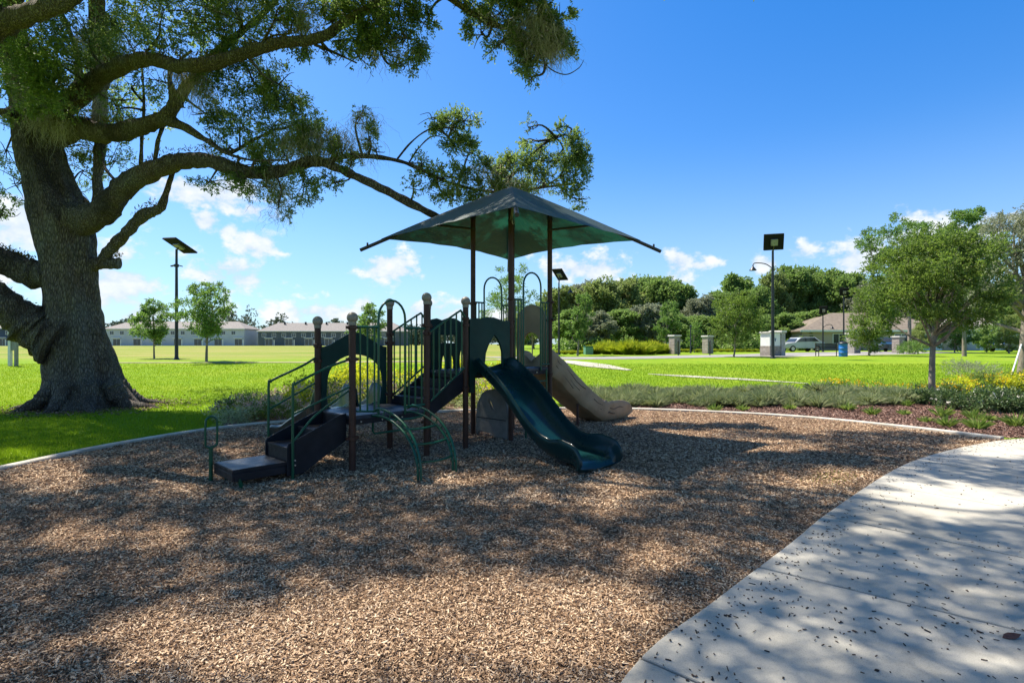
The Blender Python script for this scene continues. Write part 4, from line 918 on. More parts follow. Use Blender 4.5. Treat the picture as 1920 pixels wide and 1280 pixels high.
B, A = cloud(rng, cl, per=13, lobe=.40)
leaves(B, A, .064, .028, rng, 'crown', M['oakleaf'], oak)
tw = MB(); rt = random.Random(17); allp = [p for l in LIMBS for p in l]
for x, y, z, rx, ry, rz, n in cl:
    c = Vector((x, y, z)); near = sorted(allp, key=lambda p: (p - c).length)[:14]; p0 = rt.choice(near[:10])
    if (p0 - c).length > 3.2: continue
    md = (p0 + c) / 2 + Vector([rt.uniform(-.18, .18) for _ in range(3)]); tw.tube(spline([p0, md, c], 4), [.035, .031, .028, .025, .022, .02, .017, .014, .01][:9], 6)
    for k in range(5):
        e = c + Vector((rt.uniform(-1, 1) * rx, rt.uniform(-1, 1) * ry, rt.uniform(-.9, .9) * rz)); s0 = md.lerp(c, rt.uniform(.2, 1)); m2 = s0.lerp(e, .5) + Vector([rt.uniform(-.1, .1) for _ in range(3)])
        tw.tube(spline([s0, m2, e], 3), [.014, .012, .011, .009, .007, .006, .004][:7], 5)
tag(tw.build('twigs', M['bark'], oak), kind='stuff')
# crown above the frame (it shades the play area and the path)
def shade_at(gx, gy, r, H, dn=1.0, flat=.45):
    """foliage mass whose shadow falls on ground point gx,gy"""
    k = H / SD.z; return (gx + SD.x * k, gy + SD.y * k, H, r, r, r * flat, dn * r * r * 250)
hi = []
# gaps that let the sun through, by where they fall on the ground (photograph pixels: centre, half size)
LITE = [(730, 1215, 570, 108), (930, 1140, 380, 60), (130, 1015, 75, 32), (85, 898, 95, 36), (320, 1012, 85, 24), (350, 1085, 85, 16), (345, 912, 48, 24), (430, 850, 45, 8), (1155, 940, 60, 46), (1255, 808, 120, 22), (1430, 842, 125, 17), (1560, 905, 115, 19), (1500, 790, 320, 26), (1250, 1050, 90, 30),
        (1400, 1045, 34, 12), (1790, 950, 175, 42), (1900, 845, 130, 22), (1500, 1048, 50, 14), (1530, 1112, 40, 16), (1565, 1255, 60, 22), (1430, 1205, 32, 14), (1865, 1135, 38, 16), (1890, 1265, 40, 18), (1090, 868, 70, 14), (880, 905, 110, 14), (640, 858, 80, 10), (1330, 1160, 40, 14), (1660, 1010, 60, 14),
        (260, 700, 90, 9), (360, 745, 60, 8), (300, 800, 70, 9), (30, 850, 45, 12), (760, 985, 40, 7), (1180, 1120, 50, 20), (470, 905, 40, 8), (1000, 935, 40, 8)]
rs_ = np.random.default_rng(99); NS = 78000
gx = rs_.uniform(-12.5, 10.5, NS); gy = rs_.uniform(-.5, 13.5, NS)
ppx = 960 + 1010 * gx / np.maximum(gy, .4); ppy = 645 + 1717 / np.maximum(gy, .4)
keep = np.ones(NS, bool); nzv = np.array([mn.noise(Vector((x * 1.5, y * 1.5, 2))) + .6 * mn.noise(Vector((x * 4.2, y * 4.2, 7))) for x, y in zip(gx, gy)])
for cx_, cy_, rx_, ry_ in LITE: keep &= (((ppx - cx_) / rx_) ** 2 + ((ppy - cy_) / ry_) ** 2 + nzv * .55) > 1.0
keep &= nzv > -.72
keep &= (ppy > 690) & ((gx < 9.0) | (gy < 8)) & (gy < 14.2 - np.maximum(0, gx + 4) * .35)
gx, gy = gx[keep], gy[keep]; Hh = np.maximum(8.0, 2.45 + .813 * gy) + rs_.uniform(0, 1.6, len(gx)); kk = Hh / SD.z
o_ = np.stack([gx + SD.x * kk, gy + SD.y * kk, Hh], 1); per = 9; d_ = unit(rs_, len(gx))
B = (o_[:, None] + d_[:, None] * (rs_.uniform(0, .3, (len(gx), per)))[:, :, None] + rs_.normal(0, .03, (len(gx), per, 3))).reshape(-1, 3)
leaves(B, np.repeat(d_, per, 0), .082, .048, rs_, 'crown', M['oakleaf'], oak)
for x, y, z, r, dn in [(-14, 14, 12, 3, .8), (-10, 16, 12.5, 3, .8), (-17, 16, 10.5, 3, .8), (-18, 12, 9.5, 2.6, .8), (-8, 12, 12.5, 2.4, .8), (-20, 14, 8, 2.4, .7), (-14, 9.5, 11.5, 2.4, .8), (-15, 20, 10.5, 2.6, .7)]:
    hi.append((x, y, z, r, r, r * .6, dn * r * r * 60))
B, A = cloud(np.random.default_rng(12), hi, per=10, lobe=.5)
leaves(B, A, .10, .055, np.random.default_rng(13), 'crown', M['oakleaf'], oak)
# Spanish moss and brown fern along the limbs
def hang(lst, name, mat, seed, width=.006, wob=.075):
    r_ = np.random.default_rng(seed); R_, Ls = [], []
    for (x0, y0, x1, y1, d, n, l0, l1, sp_) in lst:
        t = r_.uniform(0, 1, n); n = int(n * 1.5); t = r_.uniform(0, 1, n); px = x0 + (x1 - x0) * t + r_.normal(0, sp_, n); cz = np.round(t * 9) ; px += 9 * np.sin(cz * 2.3); py = y0 + (y1 - y0) * t + r_.normal(0, sp_ * .9, n) + 10 * np.cos(cz * 3.1); dd = d + r_.normal(0, .18, n)
        R_.append(np.stack([dd * (px - 960) / 1010, dd, 1.7 - dd * (py - 645) / 1010], 1)); Ls.append(r_.uniform(l0, l1, n) * d / 1010 * (.35 + .65 * r_.uniform(0, 1, n)))
    return strands(r_, np.concatenate(R_), np.concatenate(Ls), name, mat, oak, width=width, wob=wob * 1.5)
hang([(1000, 10, 1035, 60, 10.2, 420, 40, 90, 12), (1010, 60, 1045, 90, 10.2, 380, 25, 60, 9), (960, 40, 1000, 70, 10.2, 160, 20, 55, 9), (910, 20, 960, 60, 10.3, 90, 10, 40, 6),
      (345, 130, 395, 140, 12.3, 260, 50, 100, 6), (330, 120, 360, 150, 12.5, 120, 20, 60, 6), (540, 250, 640, 262, 12.6, 520, 30, 70, 14), (640, 262, 700, 280, 12.5, 110, 20, 50, 8), (668, 215, 700, 225, 12.5, 100, 25, 55, 4),
      (150, 60, 215, 70, 14.4, 460, 50, 130, 14), (160, 150, 210, 200, 14.4, 160, 40, 90, 10), (60, 215, 130, 225, 13.6, 260, 20, 70, 10), (400, 0, 480, 10, 11.8, 180, 30, 80, 20), (560, 10, 590, 20, 11, 120, 30, 70, 8),
      (880, 315, 960, 330, 12.4, 160, 20, 60, 8), (700, 85, 790, 90, 10.5, 90, 25, 60, 6), (480, 335, 560, 350, 12.7, 120, 20, 60, 12), (515, 385, 530, 395, 12.7, 60, 25, 45, 4), (420, 330, 500, 340, 13, 50, 15, 35, 6), (900, 340, 1010, 350, 12.5, 120, 15, 45, 10), (250, 100, 340, 120, 12.2, 90, 10, 30, 6), (860, 465, 905, 470, 12.9, 0, 5, 10, 4)],
     'spanish_moss', M['moss'], 21)
def fringe(pts, seed, n, up=.10, name='fern'):
    r_ = np.random.default_rng(seed); path = spline([P(x, y - h * .9, d) for x, y, d, h in pts], 8)
    idx = r_.uniform(0, len(path) - 1.001, n); k = idx.astype(int); t = idx - k; pa = np.array([tuple(p) for p in path])
    b = pa[k] * (1 - t)[:, None] + pa[k + 1] * t[:, None] + r_.normal(0, .05, (n, 3)); ax = r_.normal(0, .5, (n, 3)) + np.array([0, 0, .8])
    return b, ax
fb, fa = [], []
for i, (pts, n) in enumerate([([(232, 352, 13.8, 26), (300, 314, 13.4, 24), (375, 300, 13.1, 20), (450, 320, 13, 17)], 260), ([(140, 185, 13.6, 24), (200, 138, 12.8, 21), (270, 112, 12.1, 19), (340, 124, 11.6, 17), (400, 118, 11.3, 16)], 420), ([(70, 618, 14.2, 40), (20, 580, 13.9, 32), (-40, 535, 13.6, 30)], 300),
                              ([(60, 512, 14.2, 28), (10, 492, 14, 26), (-60, 455, 13.7, 25)], 600), ([(200, 492, 14.6, 15), (224, 494, 14.7, 15)], 120), ([(250, 425, 14.3, 14), (268, 404, 14.2, 14), (300, 390, 14.1, 12)], 160), ([(140, 240, 14.2, 28), (200, 250, 13.6, 24), (260, 238, 13.1, 21)], 260), ([(460, 100, 11.1, 15), (530, 80, 10.9, 14), (600, 72, 10.7, 13)], 260)]):
    b, a_ = fringe(pts, 40 + i, n); fb.append(b); fa.append(a_)
leaves(np.concatenate(fb), np.concatenate(fa), .09, .025, rng, 'fern', M['fern'], oak)
ORD = ['first', 'second', 'third', 'fourth', 'fifth', 'sixth', 'seventh', 'eighth', 'ninth', 'tenth', 'eleventh', 'twelfth', 'thirteenth', 'fourteenth', 'fifteenth', 'sixteenth', 'seventeenth', 'eighteenth', 'nineteenth', 'twentieth', 'twenty-first', 'twenty-second', 'twenty-third', 'twenty-fourth', 'twenty-fifth']
# ================================================================== lawn blades
def blades(rng, pts, h, w, name, mat, lean=.45, parent=None, seg2=True):
    n = len(pts); a = rng.uniform(0, 2 * pi, n); hh = h * rng.uniform(.5, 1.4, n) if np.ndim(h) == 0 else h * rng.uniform(.5, 1.4, n)
    d = np.stack([np.cos(a), np.sin(a), 0 * a], 1); ln = rng.uniform(0, lean, n) * hh; b = rng.uniform(0, 2 * pi, n); l = np.stack([np.cos(b) * ln, np.sin(b) * ln, 0 * b], 1)
    ww = (w if np.ndim(w) else np.full(n, w))[:, None]
    up = np.array([0, 0, 1.]); V = np.stack([pts - d * ww, pts + d * ww, pts + l * .35 + up * hh[:, None] * .6 + d * ww * .7, pts + l + up * hh[:, None], pts + l * .35 + up * hh[:, None] * .6 - d * ww * .7], 1)
    Fq = np.arange(n * 5).reshape(-1, 5)
    return link(name, npmesh(name, V.reshape(-1, 3), Fq, mat), parent)
rng = np.random.default_rng(77)
kx = [(p.x - .1, p.y + .02) for p in KERB if p.x < -3.2]
LAWNL = [(-9, .5), (-7.35, 3.5)] + [(p.x - .12, p.y + .03) for p in KERB if p.x < -5.8] + [(-6.7, 12.2), (-7.1, 14), (-6.7, 16.1), (-4.5, 17.1), (-1.5, 17.1), (.6, 16.5), (1.3, 16.4), (3, 16.4), (7, 17.2), (12, 17.4), (17, 17.3), (24, 16.8), (40, 16.8), (40, 34), (-40, 34), (-40, .5)]
p_ = scatter(LAWNL, 230000, 6, 27, 1.45, 1.15, 2)
hh = .046 * (1 + p_[:, 1] * .008); ww = .0023 * (.6 + p_[:, 1] / 9)
tag(blades(rng, p_, hh, ww, 'lawn_grass', M['grass']), 'bright green lawn grass round the oak and beyond the beds', 'grass', kind='stuff')
gpt = []
while len(gpt) < 900:
    x, y = rng.normal(4.05, .42), rng.normal(6.95, .34)
    t = (x - 4.2) * .74 + (y - 6.9) * .67; u = -(x - 4.2) * .67 + (y - 6.9) * .74
    if abs(t) < .75 and abs(u) < .28 and pip(np.array([x]), np.array([y]), MULCH)[0]: gpt.append((x, y, .012))
tag(blades(rng, np.array(gpt), .035, .003, 'grass_patch', M['grass']), 'thin grass patch growing in the chips by the path edge', 'grass', kind='stuff')

# ------------------------------------------------------------------ tufts and shrubs
def tuft_mesh(seed, n, r, h, w, mat, spread=1.0):
    r_ = np.random.default_rng(seed); a = r_.uniform(0, 2 * pi, n); q = r_.uniform(0, 1, n) ** .6 * spread
    base = np.stack([np.cos(a) * r * .25 * q, np.sin(a) * r * .25 * q, 0 * a], 1); hh = h * r_.uniform(.55, 1.1, n) * (1 - .35 * q)
    o = np.stack([np.cos(a), np.sin(a), 0 * a], 1); sd = np.stack([-np.sin(a), np.cos(a), 0 * a], 1) * (w * r_.uniform(.6, 1.3, n))[:, None]
    up = np.array([0, 0, 1.]); m1 = base + o * (r * .45 * q)[:, None] + up * (hh * .62)[:, None]; m2 = base + o * (r * q)[:, None] + up * (hh * np.where(q > .75, .85, 1))[:, None]
    V = np.stack([base - sd, base + sd, m1 + sd * .8, m2, m1 - sd * .8], 1); Fq = np.arange(n * 5).reshape(-1, 5)
    return npmesh('blades', V.reshape(-1, 3), Fq, mat)
TB = {'m1': tuft_mesh(1, 190, .42, .48, .0045, M['muhly']), 'm2': tuft_mesh(2, 190, .46, .38, .0045, M['muhly']), 't1': tuft_mesh(3, 70, .24, .30, .010, M['tuft']), 't2': tuft_mesh(4, 55, .20, .22, .010, M['tuft']),
      'h1': tuft_mesh(5, 900, .85, 1.05, .018, M['hedge']), 'h2': tuft_mesh(6, 900, .95, .95, .018, M['hedge'])}
def tuft(kind, x, y, s, name, label, cat, group=None):
    o = link(name, TB[kind], None, (x, y, zt(y)), random.Random(int(x * 91 + y * 37)).uniform(0, 6.28)); o.scale = (s, s, s); return tag(o, label, cat, group)
# a long drift of wispy grey-green grass behind the kerb (one mass)
dr = []
r2 = random.Random(8)
tries = 0
while len(dr) < 300:
    x = r2.uniform(1.6, 13); lo = 14.5 - .0 * x if x < 5 else 14.5 - (x - 5) * .12 + (0 if x < 7 else 0); hi = 17.3 if x < 11 else 16.8
    if x < 5: lo = 14.35
    y = r2.uniform(lo, hi)
    if x > 6.0 and y < 13.9 + (x - 6.0) * .26 + 1.1 * mn.noise(Vector((x * .8, y * .8, 0))): continue
    dr.append((x, y))
srcs = [TB['m1'], TB['m2']]; VV, FF = [], []; off = 0
for x, y in dr:
    me = srcs[r2.random() < .5]; n = len(me.vertices); v = np.empty(n * 3, np.float32); me.vertices.foreach_get('co', v); v = v.reshape(-1, 3)
    a = r2.uniform(0, 6.28); s = r2.uniform(.4, 1.05); c, s_ = cos(a) * s, sin(a) * s
    w_ = np.stack([v[:, 0] * c - v[:, 1] * s_ + x, v[:, 0] * s_ + v[:, 1] * c + y, v[:, 2] * s + zt(y)], 1); VV.append(w_); FF.append(np.arange(n).reshape(-1, 5) + off); off += n
tag(link('feathery_grass', npmesh('feathery_grass', np.concatenate(VV), np.concatenate(FF), M['muhly'])), 'drift of wispy grey green ornamental grass behind the kerb', 'ornamental grass', kind='stuff')
for i, (px, py, k, s) in enumerate(sorted([(1340, 772, 't1', .9), (1445, 752, 't1', 1.0), (1480, 768, 't2', .9), (1505, 762, 't1', .8), (1555, 752, 't1', 1), (1590, 770, 't1', .9), (1635, 778, 't1', .9), (1695, 778, 't2', .8), (1735, 792, 't2', .8), (1765, 782, 't1', 1.1), (1775, 800, 't1', 1),
                                    (1825, 786, 't1', 1.0), (1832, 805, 't1', 1.1), (1850, 790, 't2', 1), (1905, 800, 't1', 1.2), (1700, 762, 't1', .8), (1620, 758, 't2', 1), (1392, 770, 't2', .9)])):
    q = G(px, py); tuft(k, q.x, q.y, s, 'grass_tuft', 'small green tuft in the bark mulch bed, %s from the left' % ORD[i], 'grass tuft', 'small green tufts in the mulch bed')
def shrub(name, label, px, py, w, h, mat, seed, n=260, L=.05, W_=.03, group=None, bloom=None, bn=60, y=None, x=None):
    q = G(px, py) if y is None else Vector((x, y, zt(y))); r_ = np.random.default_rng(seed)
    t = thing(name, label, 'shrub', q, 0, group)
    st = MB()
    for k in range(5):
        a = k * 1.26 + seed; st.tube([(0, 0, -.03), (cos(a) * w * .2, sin(a) * w * .2, h * .4), (cos(a) * w * .36, sin(a) * w * .36, h * .75)], [.012, .009, .004], 5)
    st.build('stems', M['bark_s'], t)
    B, A = cloud(r_, [(0, 0, h * .55, w / 2, w / 2, h * .48, n)], per=7, lobe=.5); B[:, 2] = np.maximum(B[:, 2], .02)
    leaves(B, A, L, W_, r_, 'foliage', mat, t)
    if bloom:
        u = unit(r_, bn); u[:, 2] = np.abs(u[:, 2]); b = u * np.array([w / 2, w / 2, h * .5]) * r_.uniform(.85, 1.08, bn)[:, None] + np.array([0, 0, h * .52])
        b = (b[:, None] + r_.normal(0, .02, (bn, 5, 3))).reshape(-1, 3); leaves(b, np.repeat(u, 5, 0), .045, .035, r_, 'blossom', M[bloom], t)
    return t
# bed behind the play set
lime = [(-5.0, 13.3), (-3.9, 14.6), (-2.6, 14.2), (-1.5, 15.0), (-.3, 14.6), (-4.6, 15.3), (-.2, 15.7), (.9, 15.0), (-2.2, 15.6)]
for i, (x, y) in enumerate(sorted(lime)): shrub('lime_shrub', 'lime green leafy shrub behind the play set, %s from the left' % ORD[i], 0, 0, 1.35, .95 + .12 * (i % 3), M['shrublime'], 100 + i, 380, .07, .04, 'lime shrubs behind the play set', x=x, y=y)
pale = [(-6.3, 12.5), (-5.1, 11.95), (-6.5, 13.5), (-4.1, 12.55), (-6.3, 15.4), (-5.2, 16.2), (-5.5, 12.4), (-5.6, 13.5), (-4.6, 12.7), (-3.4, 13.6), (-2.2, 13.6), (-5.9, 14.4), (-.9, 14.0), (-3.3, 15.4), (.4, 14.2)]
for i, (x, y) in enumerate(sorted(pale)): shrub('flowering_shrub', 'pale pink flowering shrub behind the play set, %s from the left' % ORD[i], 0, 0, 1.15, (.45 if x < -4.6 else .8), M['leaf_m'], 120 + i, 220, .045, .025, 'pale flowering shrubs behind the play set', 'petal_p', 90, x=x, y=y)
gc = []
while len(gc) < 170:
    x, y = r2.uniform(-7, .8), r2.uniform(11.2, 16.6)
    if pip(np.array([x]), np.array([y]), LB)[0] and min((p - Vector((x, y, 0))).length for p in KERB) > .3: gc.append((x, y, zt(y) + .12, .34, .34, .17, 42))
B, A = cloud(np.random.default_rng(66), gc, per=6, lobe=.6); B[:, 2] = np.maximum(B[:, 2], .01); tag(leaves(B, A, .05, .026, rng, 'ground_cover', M['muhly']), 'low grey green ground cover in the bed behind the play set', 'ground cover', kind='stuff')
# shrubs at the right: dark row before the far walk, orange and yellow flowers beyond
for i, (px, py, w, h) in enumerate(sorted([(1790, 768, .9, .45), (1828, 772, .9, .5), (1868, 772, 1.0, .6), (1905, 775, 1.0, .6), (1755, 760, .7, .4), (1720, 757, .6, .35), (1945, 778, 1, .6)])):
    shrub('dark_shrub', 'dark green leafy shrub before the pale walk, %s from the left' % ORD[i], px, py, w, h, M['shrubdark'], 140 + i, 240, .06, .035, 'dark shrubs by the walk at right', 'petal_w' if i % 3 == 1 else None, 10)
for i, (px, py, w, h) in enumerate(sorted([(1800, 737, 1.2, .45), (1840, 735, 1.3, .58), (1880, 738, 1.3, .65), (1915, 740, 1.4, .7), (1780, 745, 1.0, .38), (1950, 738, 1.5, .7)])):
    shrub('orange_flower_shrub', 'green shrub topped with orange flowers, %s from the left' % ORD[i], px, py, w, h, M['shrublime'] if i % 2 else M['leaf_m'], 160 + i, 300, .06, .035, 'orange flowering shrubs at right', 'petal_y', 34)
for i, (px, py, w, h) in enumerate(sorted([(1630, 732, .9, .28), (1690, 735, .9, .28), (1600, 726, .9, .25), (1735, 738, .8, .28), (1560, 722, .8, .22)])):
    shrub('low_flowers', 'loose clump of small orange flowers at the lawn edge, %s from the left' % ORD[i], px, py, w, h, M['leaf_m'], 180 + i, 90, .045, .02, 'small orange flowers at the lawn edge', 'petal_y', 26)
shrub('grey_shrub', 'wide grey green feathery shrub left of the staked tree', 1815, 712, 2.2, .7, M['leaf_w3'], 190, 420, .07, .02)
shrub('rounded_shrub', 'rounded grey green shrub beyond the lawn beside the stone gate pier', 1712, 664, 2.6, 1.0, M['leaf_y'], 191, 420, .12, .05)

# ------------------------------------------------------------------ trees
def make_tree(name, label, base, H, cb, cw, mat, seed, shape='round', n=1500, L=.09, Wl=.05, r0=.07, bark='bark_s', group=None, nclump=14, cat='tree', lean=0, moss=0, cx=0.0, lobe=.5, per=9):
    """H total height, cb height where the crown starts, cw crown width"""
    r_ = np.random.default_rng(seed); rr = random.Random(seed)
    t = thing(name, label, cat, base, 0, group); cl = []; ch = H - cb
    for k in range(nclump):
        u = (k + .5) / nclump; a = k * 2.4 + rr.uniform(-.4, .4)
        if shape == 'cone': z = cb + ch * u * .95; rad = cw / 2 * (1 - u) ** .8 * .6 + .04 * cw; cr = cw * .27 * (1 - u * .65)
        elif shape == 'oval': z = cb + ch * (.08 + u * .84); rad = cw / 2 * .62 * math.sqrt(max(.02, 1 - (2 * u - 1) ** 2 * .9)); cr = cw * .22 * (1.1 - .3 * abs(2 * u - 1))
        elif shape == 'vase': z = cb + ch * (.1 + u * .8); rad = cw / 2 * .65 * (.4 + .6 * u); cr = cw * .2
        else: z = cb + ch * (.14 + .70 * (u ** .8)); rad = cw / 2 * .66 * math.sqrt(max(.03, 1 - ((u - .32) / .72) ** 2)); cr = cw * .20
        if k % 3 == 0: rad *= .45
        cr *= rr.uniform(.8, 1.2); cl.append([cos(a) * rad + cx * u, sin(a) * rad, min(z, H - cr * .5), cr, cr, cr * .72, 0])
    tot = sum(c[3] ** 2 for c in cl)
    for c in cl: c[6] = n * c[3] ** 2 / tot * rr.uniform(.7, 1.2)
    m = MB(); top = H * .72 if shape != 'cone' else H * .9; bx = rr.uniform(-.05, .05) * H
    tp = spline([(0, 0, -.1), (0, 0, .02 * H), (bx * .3 + lean * .3, 0, cb * .7), (bx * .5 + lean * .6 + cx * .3, bx * .2, (cb + top) / 2), (cx * .6 + lean, 0, top)], 5); nn = len(tp)
    m.tube(tp, [r0 * (1.35 if i < 2 else 1) * (1 - .85 * (i / (nn - 1)) ** 1.2) + .006 for i in range(nn)], 10)
    tk = m.build('trunk', M[bark], t); b = MB()
    for c in cl:
        zz = max(cb * .85, c[2] * .62); i = min(range(nn), key=lambda j: abs(tp[j].z - zz)); p0 = tp[i]; p3 = Vector(c[:3]); md = (p0 + p3) / 2 + Vector((rr.uniform(-.06, .06) * H, rr.uniform(-.05, .05) * H, -.02 * H))
        rb = r0 * .42; q = spline([p0, md, p3], 4); b.tube(q, [rb * (1 - .8 * k / (len(q) - 1)) for k in range(len(q))], 6)
    b.build('branches', M[bark], t)
    B, A = cloud(r_, cl, per=per, lobe=lobe); leaves(B, A, L, Wl, r_, 'crown', mat, t)
    if moss:
        k = r_.integers(0, len(B), moss); strands(r_, B[k], r_.uniform(.3, 1.1, moss) * cw * .07, 'spanish_moss', M['moss'], t, width=.02, wob=.05)
    return t
def tree_px(name, label, bx, by, top, left, right, cbot, mat, seed, depth=None, **k):
    q = G(bx, by) if depth is None else Vector((depth * (bx - 960) / 1010, depth, zt(depth))); s = q.y / 1010; H = 1.7 + (645 - top) * s - q.z; cb = 1.7 + (645 - cbot) * s - q.z
    k.setdefault('cx', ((left + right) / 2 - bx) * s)
    return make_tree(name, label, q, H, max(.1, cb), (right - left) * s, mat, seed, **k)
tree_px('young_oak', 'small upright young oak left of the solar lamp', 289, 672, 562, 250, 326, 648, M['leaf_y'], 201, n=1500, L=.10, Wl=.05, r0=.06, shape='oval')
tree_px('young_oak', 'bushy young oak standing just right of the solar lamp', 387, 678, 527, 335, 446, 640, M['leaf_y'], 202, n=2100, L=.10, Wl=.05, r0=.08, shape='oval')
tree_px('young_oak', 'young oak seen between the posts of the low deck', 690, 672, 570, 655, 726, 655, M['leaf_y'], 203, n=1300, L=.10, Wl=.05, r0=.06, shape='oval')
tree_px('young_oak', 'pale airy young tree behind the upper deck arches', 948, 667, 492, 878, 1022, 655, M['leaf_y'], 204, n=2100, L=.10, Wl=.045, r0=.07, shape='oval', lobe=.42)
tree_px('flowering_tree', 'tiny tree with yellow orange flowers seen through the tan hood', 998, 665, 600, 982, 1014, 634, M['leaf_m'], 205, n=380, L=.09, Wl=.05, r0=.06)
tree_px('young_oak', 'slender pale green young tree behind the end of the tan slide', 1083, 667, 545, 1066, 1118, 642, M['leaf_y'], 206, n=1200, L=.12, Wl=.06, r0=.09, shape='oval')
tree_px('conical_shrub', 'pale conical shrub tree above the lime grass mounds', 1162, 655, 598, 1138, 1186, 650, M['leaf_y'], 207, n=900, L=.13, Wl=.06, r0=.06, shape='cone')
tree_px('young_oak', 'slim light green young tree left of the left stone pier', 1247, 660, 560, 1228, 1280, 645, M['leaf_y'], 208, n=1200, L=.13, Wl=.06, r0=.09, shape='oval')
tree_px('young_oak', 'small young tree between the two stone piers', 1302, 661, 602, 1282, 1322, 655, M['leaf_y'], 209, n=500, L=.12, Wl=.06, r0=.05, shape='oval')
tree_px('young_oak', 'dense light green rounded tree left of the brick monument', 1376, 669, 538, 1322, 1432, 650, M['leaf_m'], 210, n=2600, L=.10, Wl=.055, r0=.07, shape='oval')
tree_px('young_oak', 'light green tree with low branches right of the blue drum', 1630, 667, 515, 1583, 1692, 660, M['leaf_m'], 211, n=4200, L=.10, Wl=.055, r0=.07, shape='oval')
tree_px('parkland_oak', 'broad green young oak with a slim grey trunk on the bed at right', 1747, 752, 420, 1642, 1893, 632, M['leaf_m'], 212, n=6400, L=.066, Wl=.036, r0=.105, shape='round', nclump=34, lobe=.40, per=11)
tree_px('staked_oak', 'tall mossy grey oak with propped trunk at the right edge', 1917, 706, 352, 1852, 2075, 615, M['leaf_w3'], 213, n=5200, L=.085, Wl=.04, r0=.20, shape='round', nclump=22, moss=900, cx=.4)
tree_px('airy_tree', 'tall light green tree rising behind the broad young oak', 1808, 664, 378, 1740, 1868, 600, M['leaf_y'], 214, depth=38, n=5600, L=.13, Wl=.06, r0=.16, shape='oval', lobe=.42)
tree_px('airy_tree', 'open sparse grey green tree with see-through crown left of the broad oak', 1705, 664, 412, 1596, 1775, 560, M['leaf_y'], 215, depth=52, n=6400, L=.15, Wl=.07, r0=.2, shape='vase', lobe=.36, nclump=22)
tree_px('young_oak', 'small rounded tree before the houses, just right of the broad oak trunk', 1790, 664, 598, 1758, 1826, 655, M['leaf_y'], 216, depth=50, n=1600, L=.13, Wl=.06, r0=.08, shape='oval')
tree_px('young_oak', 'small dark rounded tree before the houses near the staked oak', 1850, 663, 604, 1822, 1880, 656, M['leaf_w2'], 217, depth=54, n=1600, L=.13, Wl=.06, r0=.08, shape='oval')
tree_px('young_oak', 'small tree filling the gap left of the staked oak trunk', 1892, 664, 590, 1868, 1925, 655, M['leaf_w1'], 218, depth=48, n=1600, L=.13, Wl=.06, r0=.08, shape='oval')
tree_px('young_oak', 'small tree in front of the brown roof behind the broad oak', 1728, 664, 600, 1700, 1760, 655, M['leaf_w1'], 219, depth=57, n=1600, L=.13, Wl=.06, r0=.08, shape='oval')
# stakes that prop the oak at the right edge
q = G(1917, 706)
for dx, dy in ((-.95, -.5), (.8, -.6)):
    pr = MB().tube([(dx, dy, -.05), (dx * .08, dy * .08, 1.3)], .03, 8).build('timber_prop', M['trim']); pr.location = q; tag(pr, 'pale slanted timber prop leaning %s the staked oak' % ('left of' if dx < 0 else 'right of'), 'tree prop')

# ------------------------------------------------------------------ the wood beyond the road
WT = []
wl_ = [('leaf_w1', 'dense olive green tree of the wood beyond the road'), ('leaf_w2', 'dense dark green tree of the wood beyond the road'), ('leaf_w3', 'grey green mossy tree of the wood beyond the road')]
protos = {}
def wood_tree(px, top, depth, wpx, kind, seed, lab, shape='round', cbf=.12):
    s = depth / 1010; zb = zt(depth); H = 1.7 + (645 - top) * s - zb; x = (px - 960) * s; key = (kind, seed % 3)
    if key not in protos:
        protos[key] = (make_tree('wood_tree', lab, Vector((x, depth, zb)), H, H * cbf, wpx * s, M[wl_[kind][0]], 300 + kind * 10 + seed % 3, n=6800, L=.25, Wl=.15, r0=.22, group='trees of the wood beyond the road', nclump=30, lobe=.66, shape='round', per=7), H, wpx * s)
    else:
        src, H0, w0 = protos[key]; o = copy_tree(src); o['label'] = lab; o.location = (x, depth, zb); o.rotation_euler = (0, 0, seed * 1.7); o.scale = (wpx * s / w0, wpx * s / w0, H / H0)
WL = [(1052, 528, 74, 80, 0), (1092, 520, 78, 78, 2), (1132, 516, 72, 84, 0), (1172, 514, 76, 82, 0), (1212, 508, 80, 84, 1), (1248, 506, 76, 76, 1), (1282, 524, 74, 60, 1), (1314, 548, 70, 66, 2), (1345, 535, 76, 60, 1), (1376, 503, 92, 62, 1), (1424, 528, 74, 66, 1), (1452, 500, 80, 62, 0),
      (1485, 486, 82, 66, 1), (1520, 490, 84, 64, 1), (1556, 490, 80, 68, 1), (1592, 500, 78, 66, 1), (1640, 520, 74, 80, 2), (1690, 540, 78, 90, 2), (1745, 540, 80, 90, 1), (1800, 540, 80, 90, 1), (1860, 530, 76, 90, 2), (1915, 520, 70, 90, 1), (1975, 500, 66, 90, 1), (2040, 490, 64, 100, 0),
      (1072, 575, 60, 70, 1), (1120, 580, 58, 66, 2), (1170, 572, 60, 70, 1), (1215, 570, 60, 72, 2), (1262, 580, 60, 66, 1), (1310, 585, 62, 64, 1), (1352, 590, 64, 60, 1), (1420, 585, 64, 60, 1), (1470, 580, 70, 66, 1), (1530, 575, 74, 70, 1), (1582, 580, 74, 60, 1), (1030, 560, 76, 70, 0), (1000, 570, 84, 70, 1), (970, 590, 95, 60, 0)]
sky_row, front_row = sorted(WL[:24] + WL[-3:]), sorted(WL[24:-3])
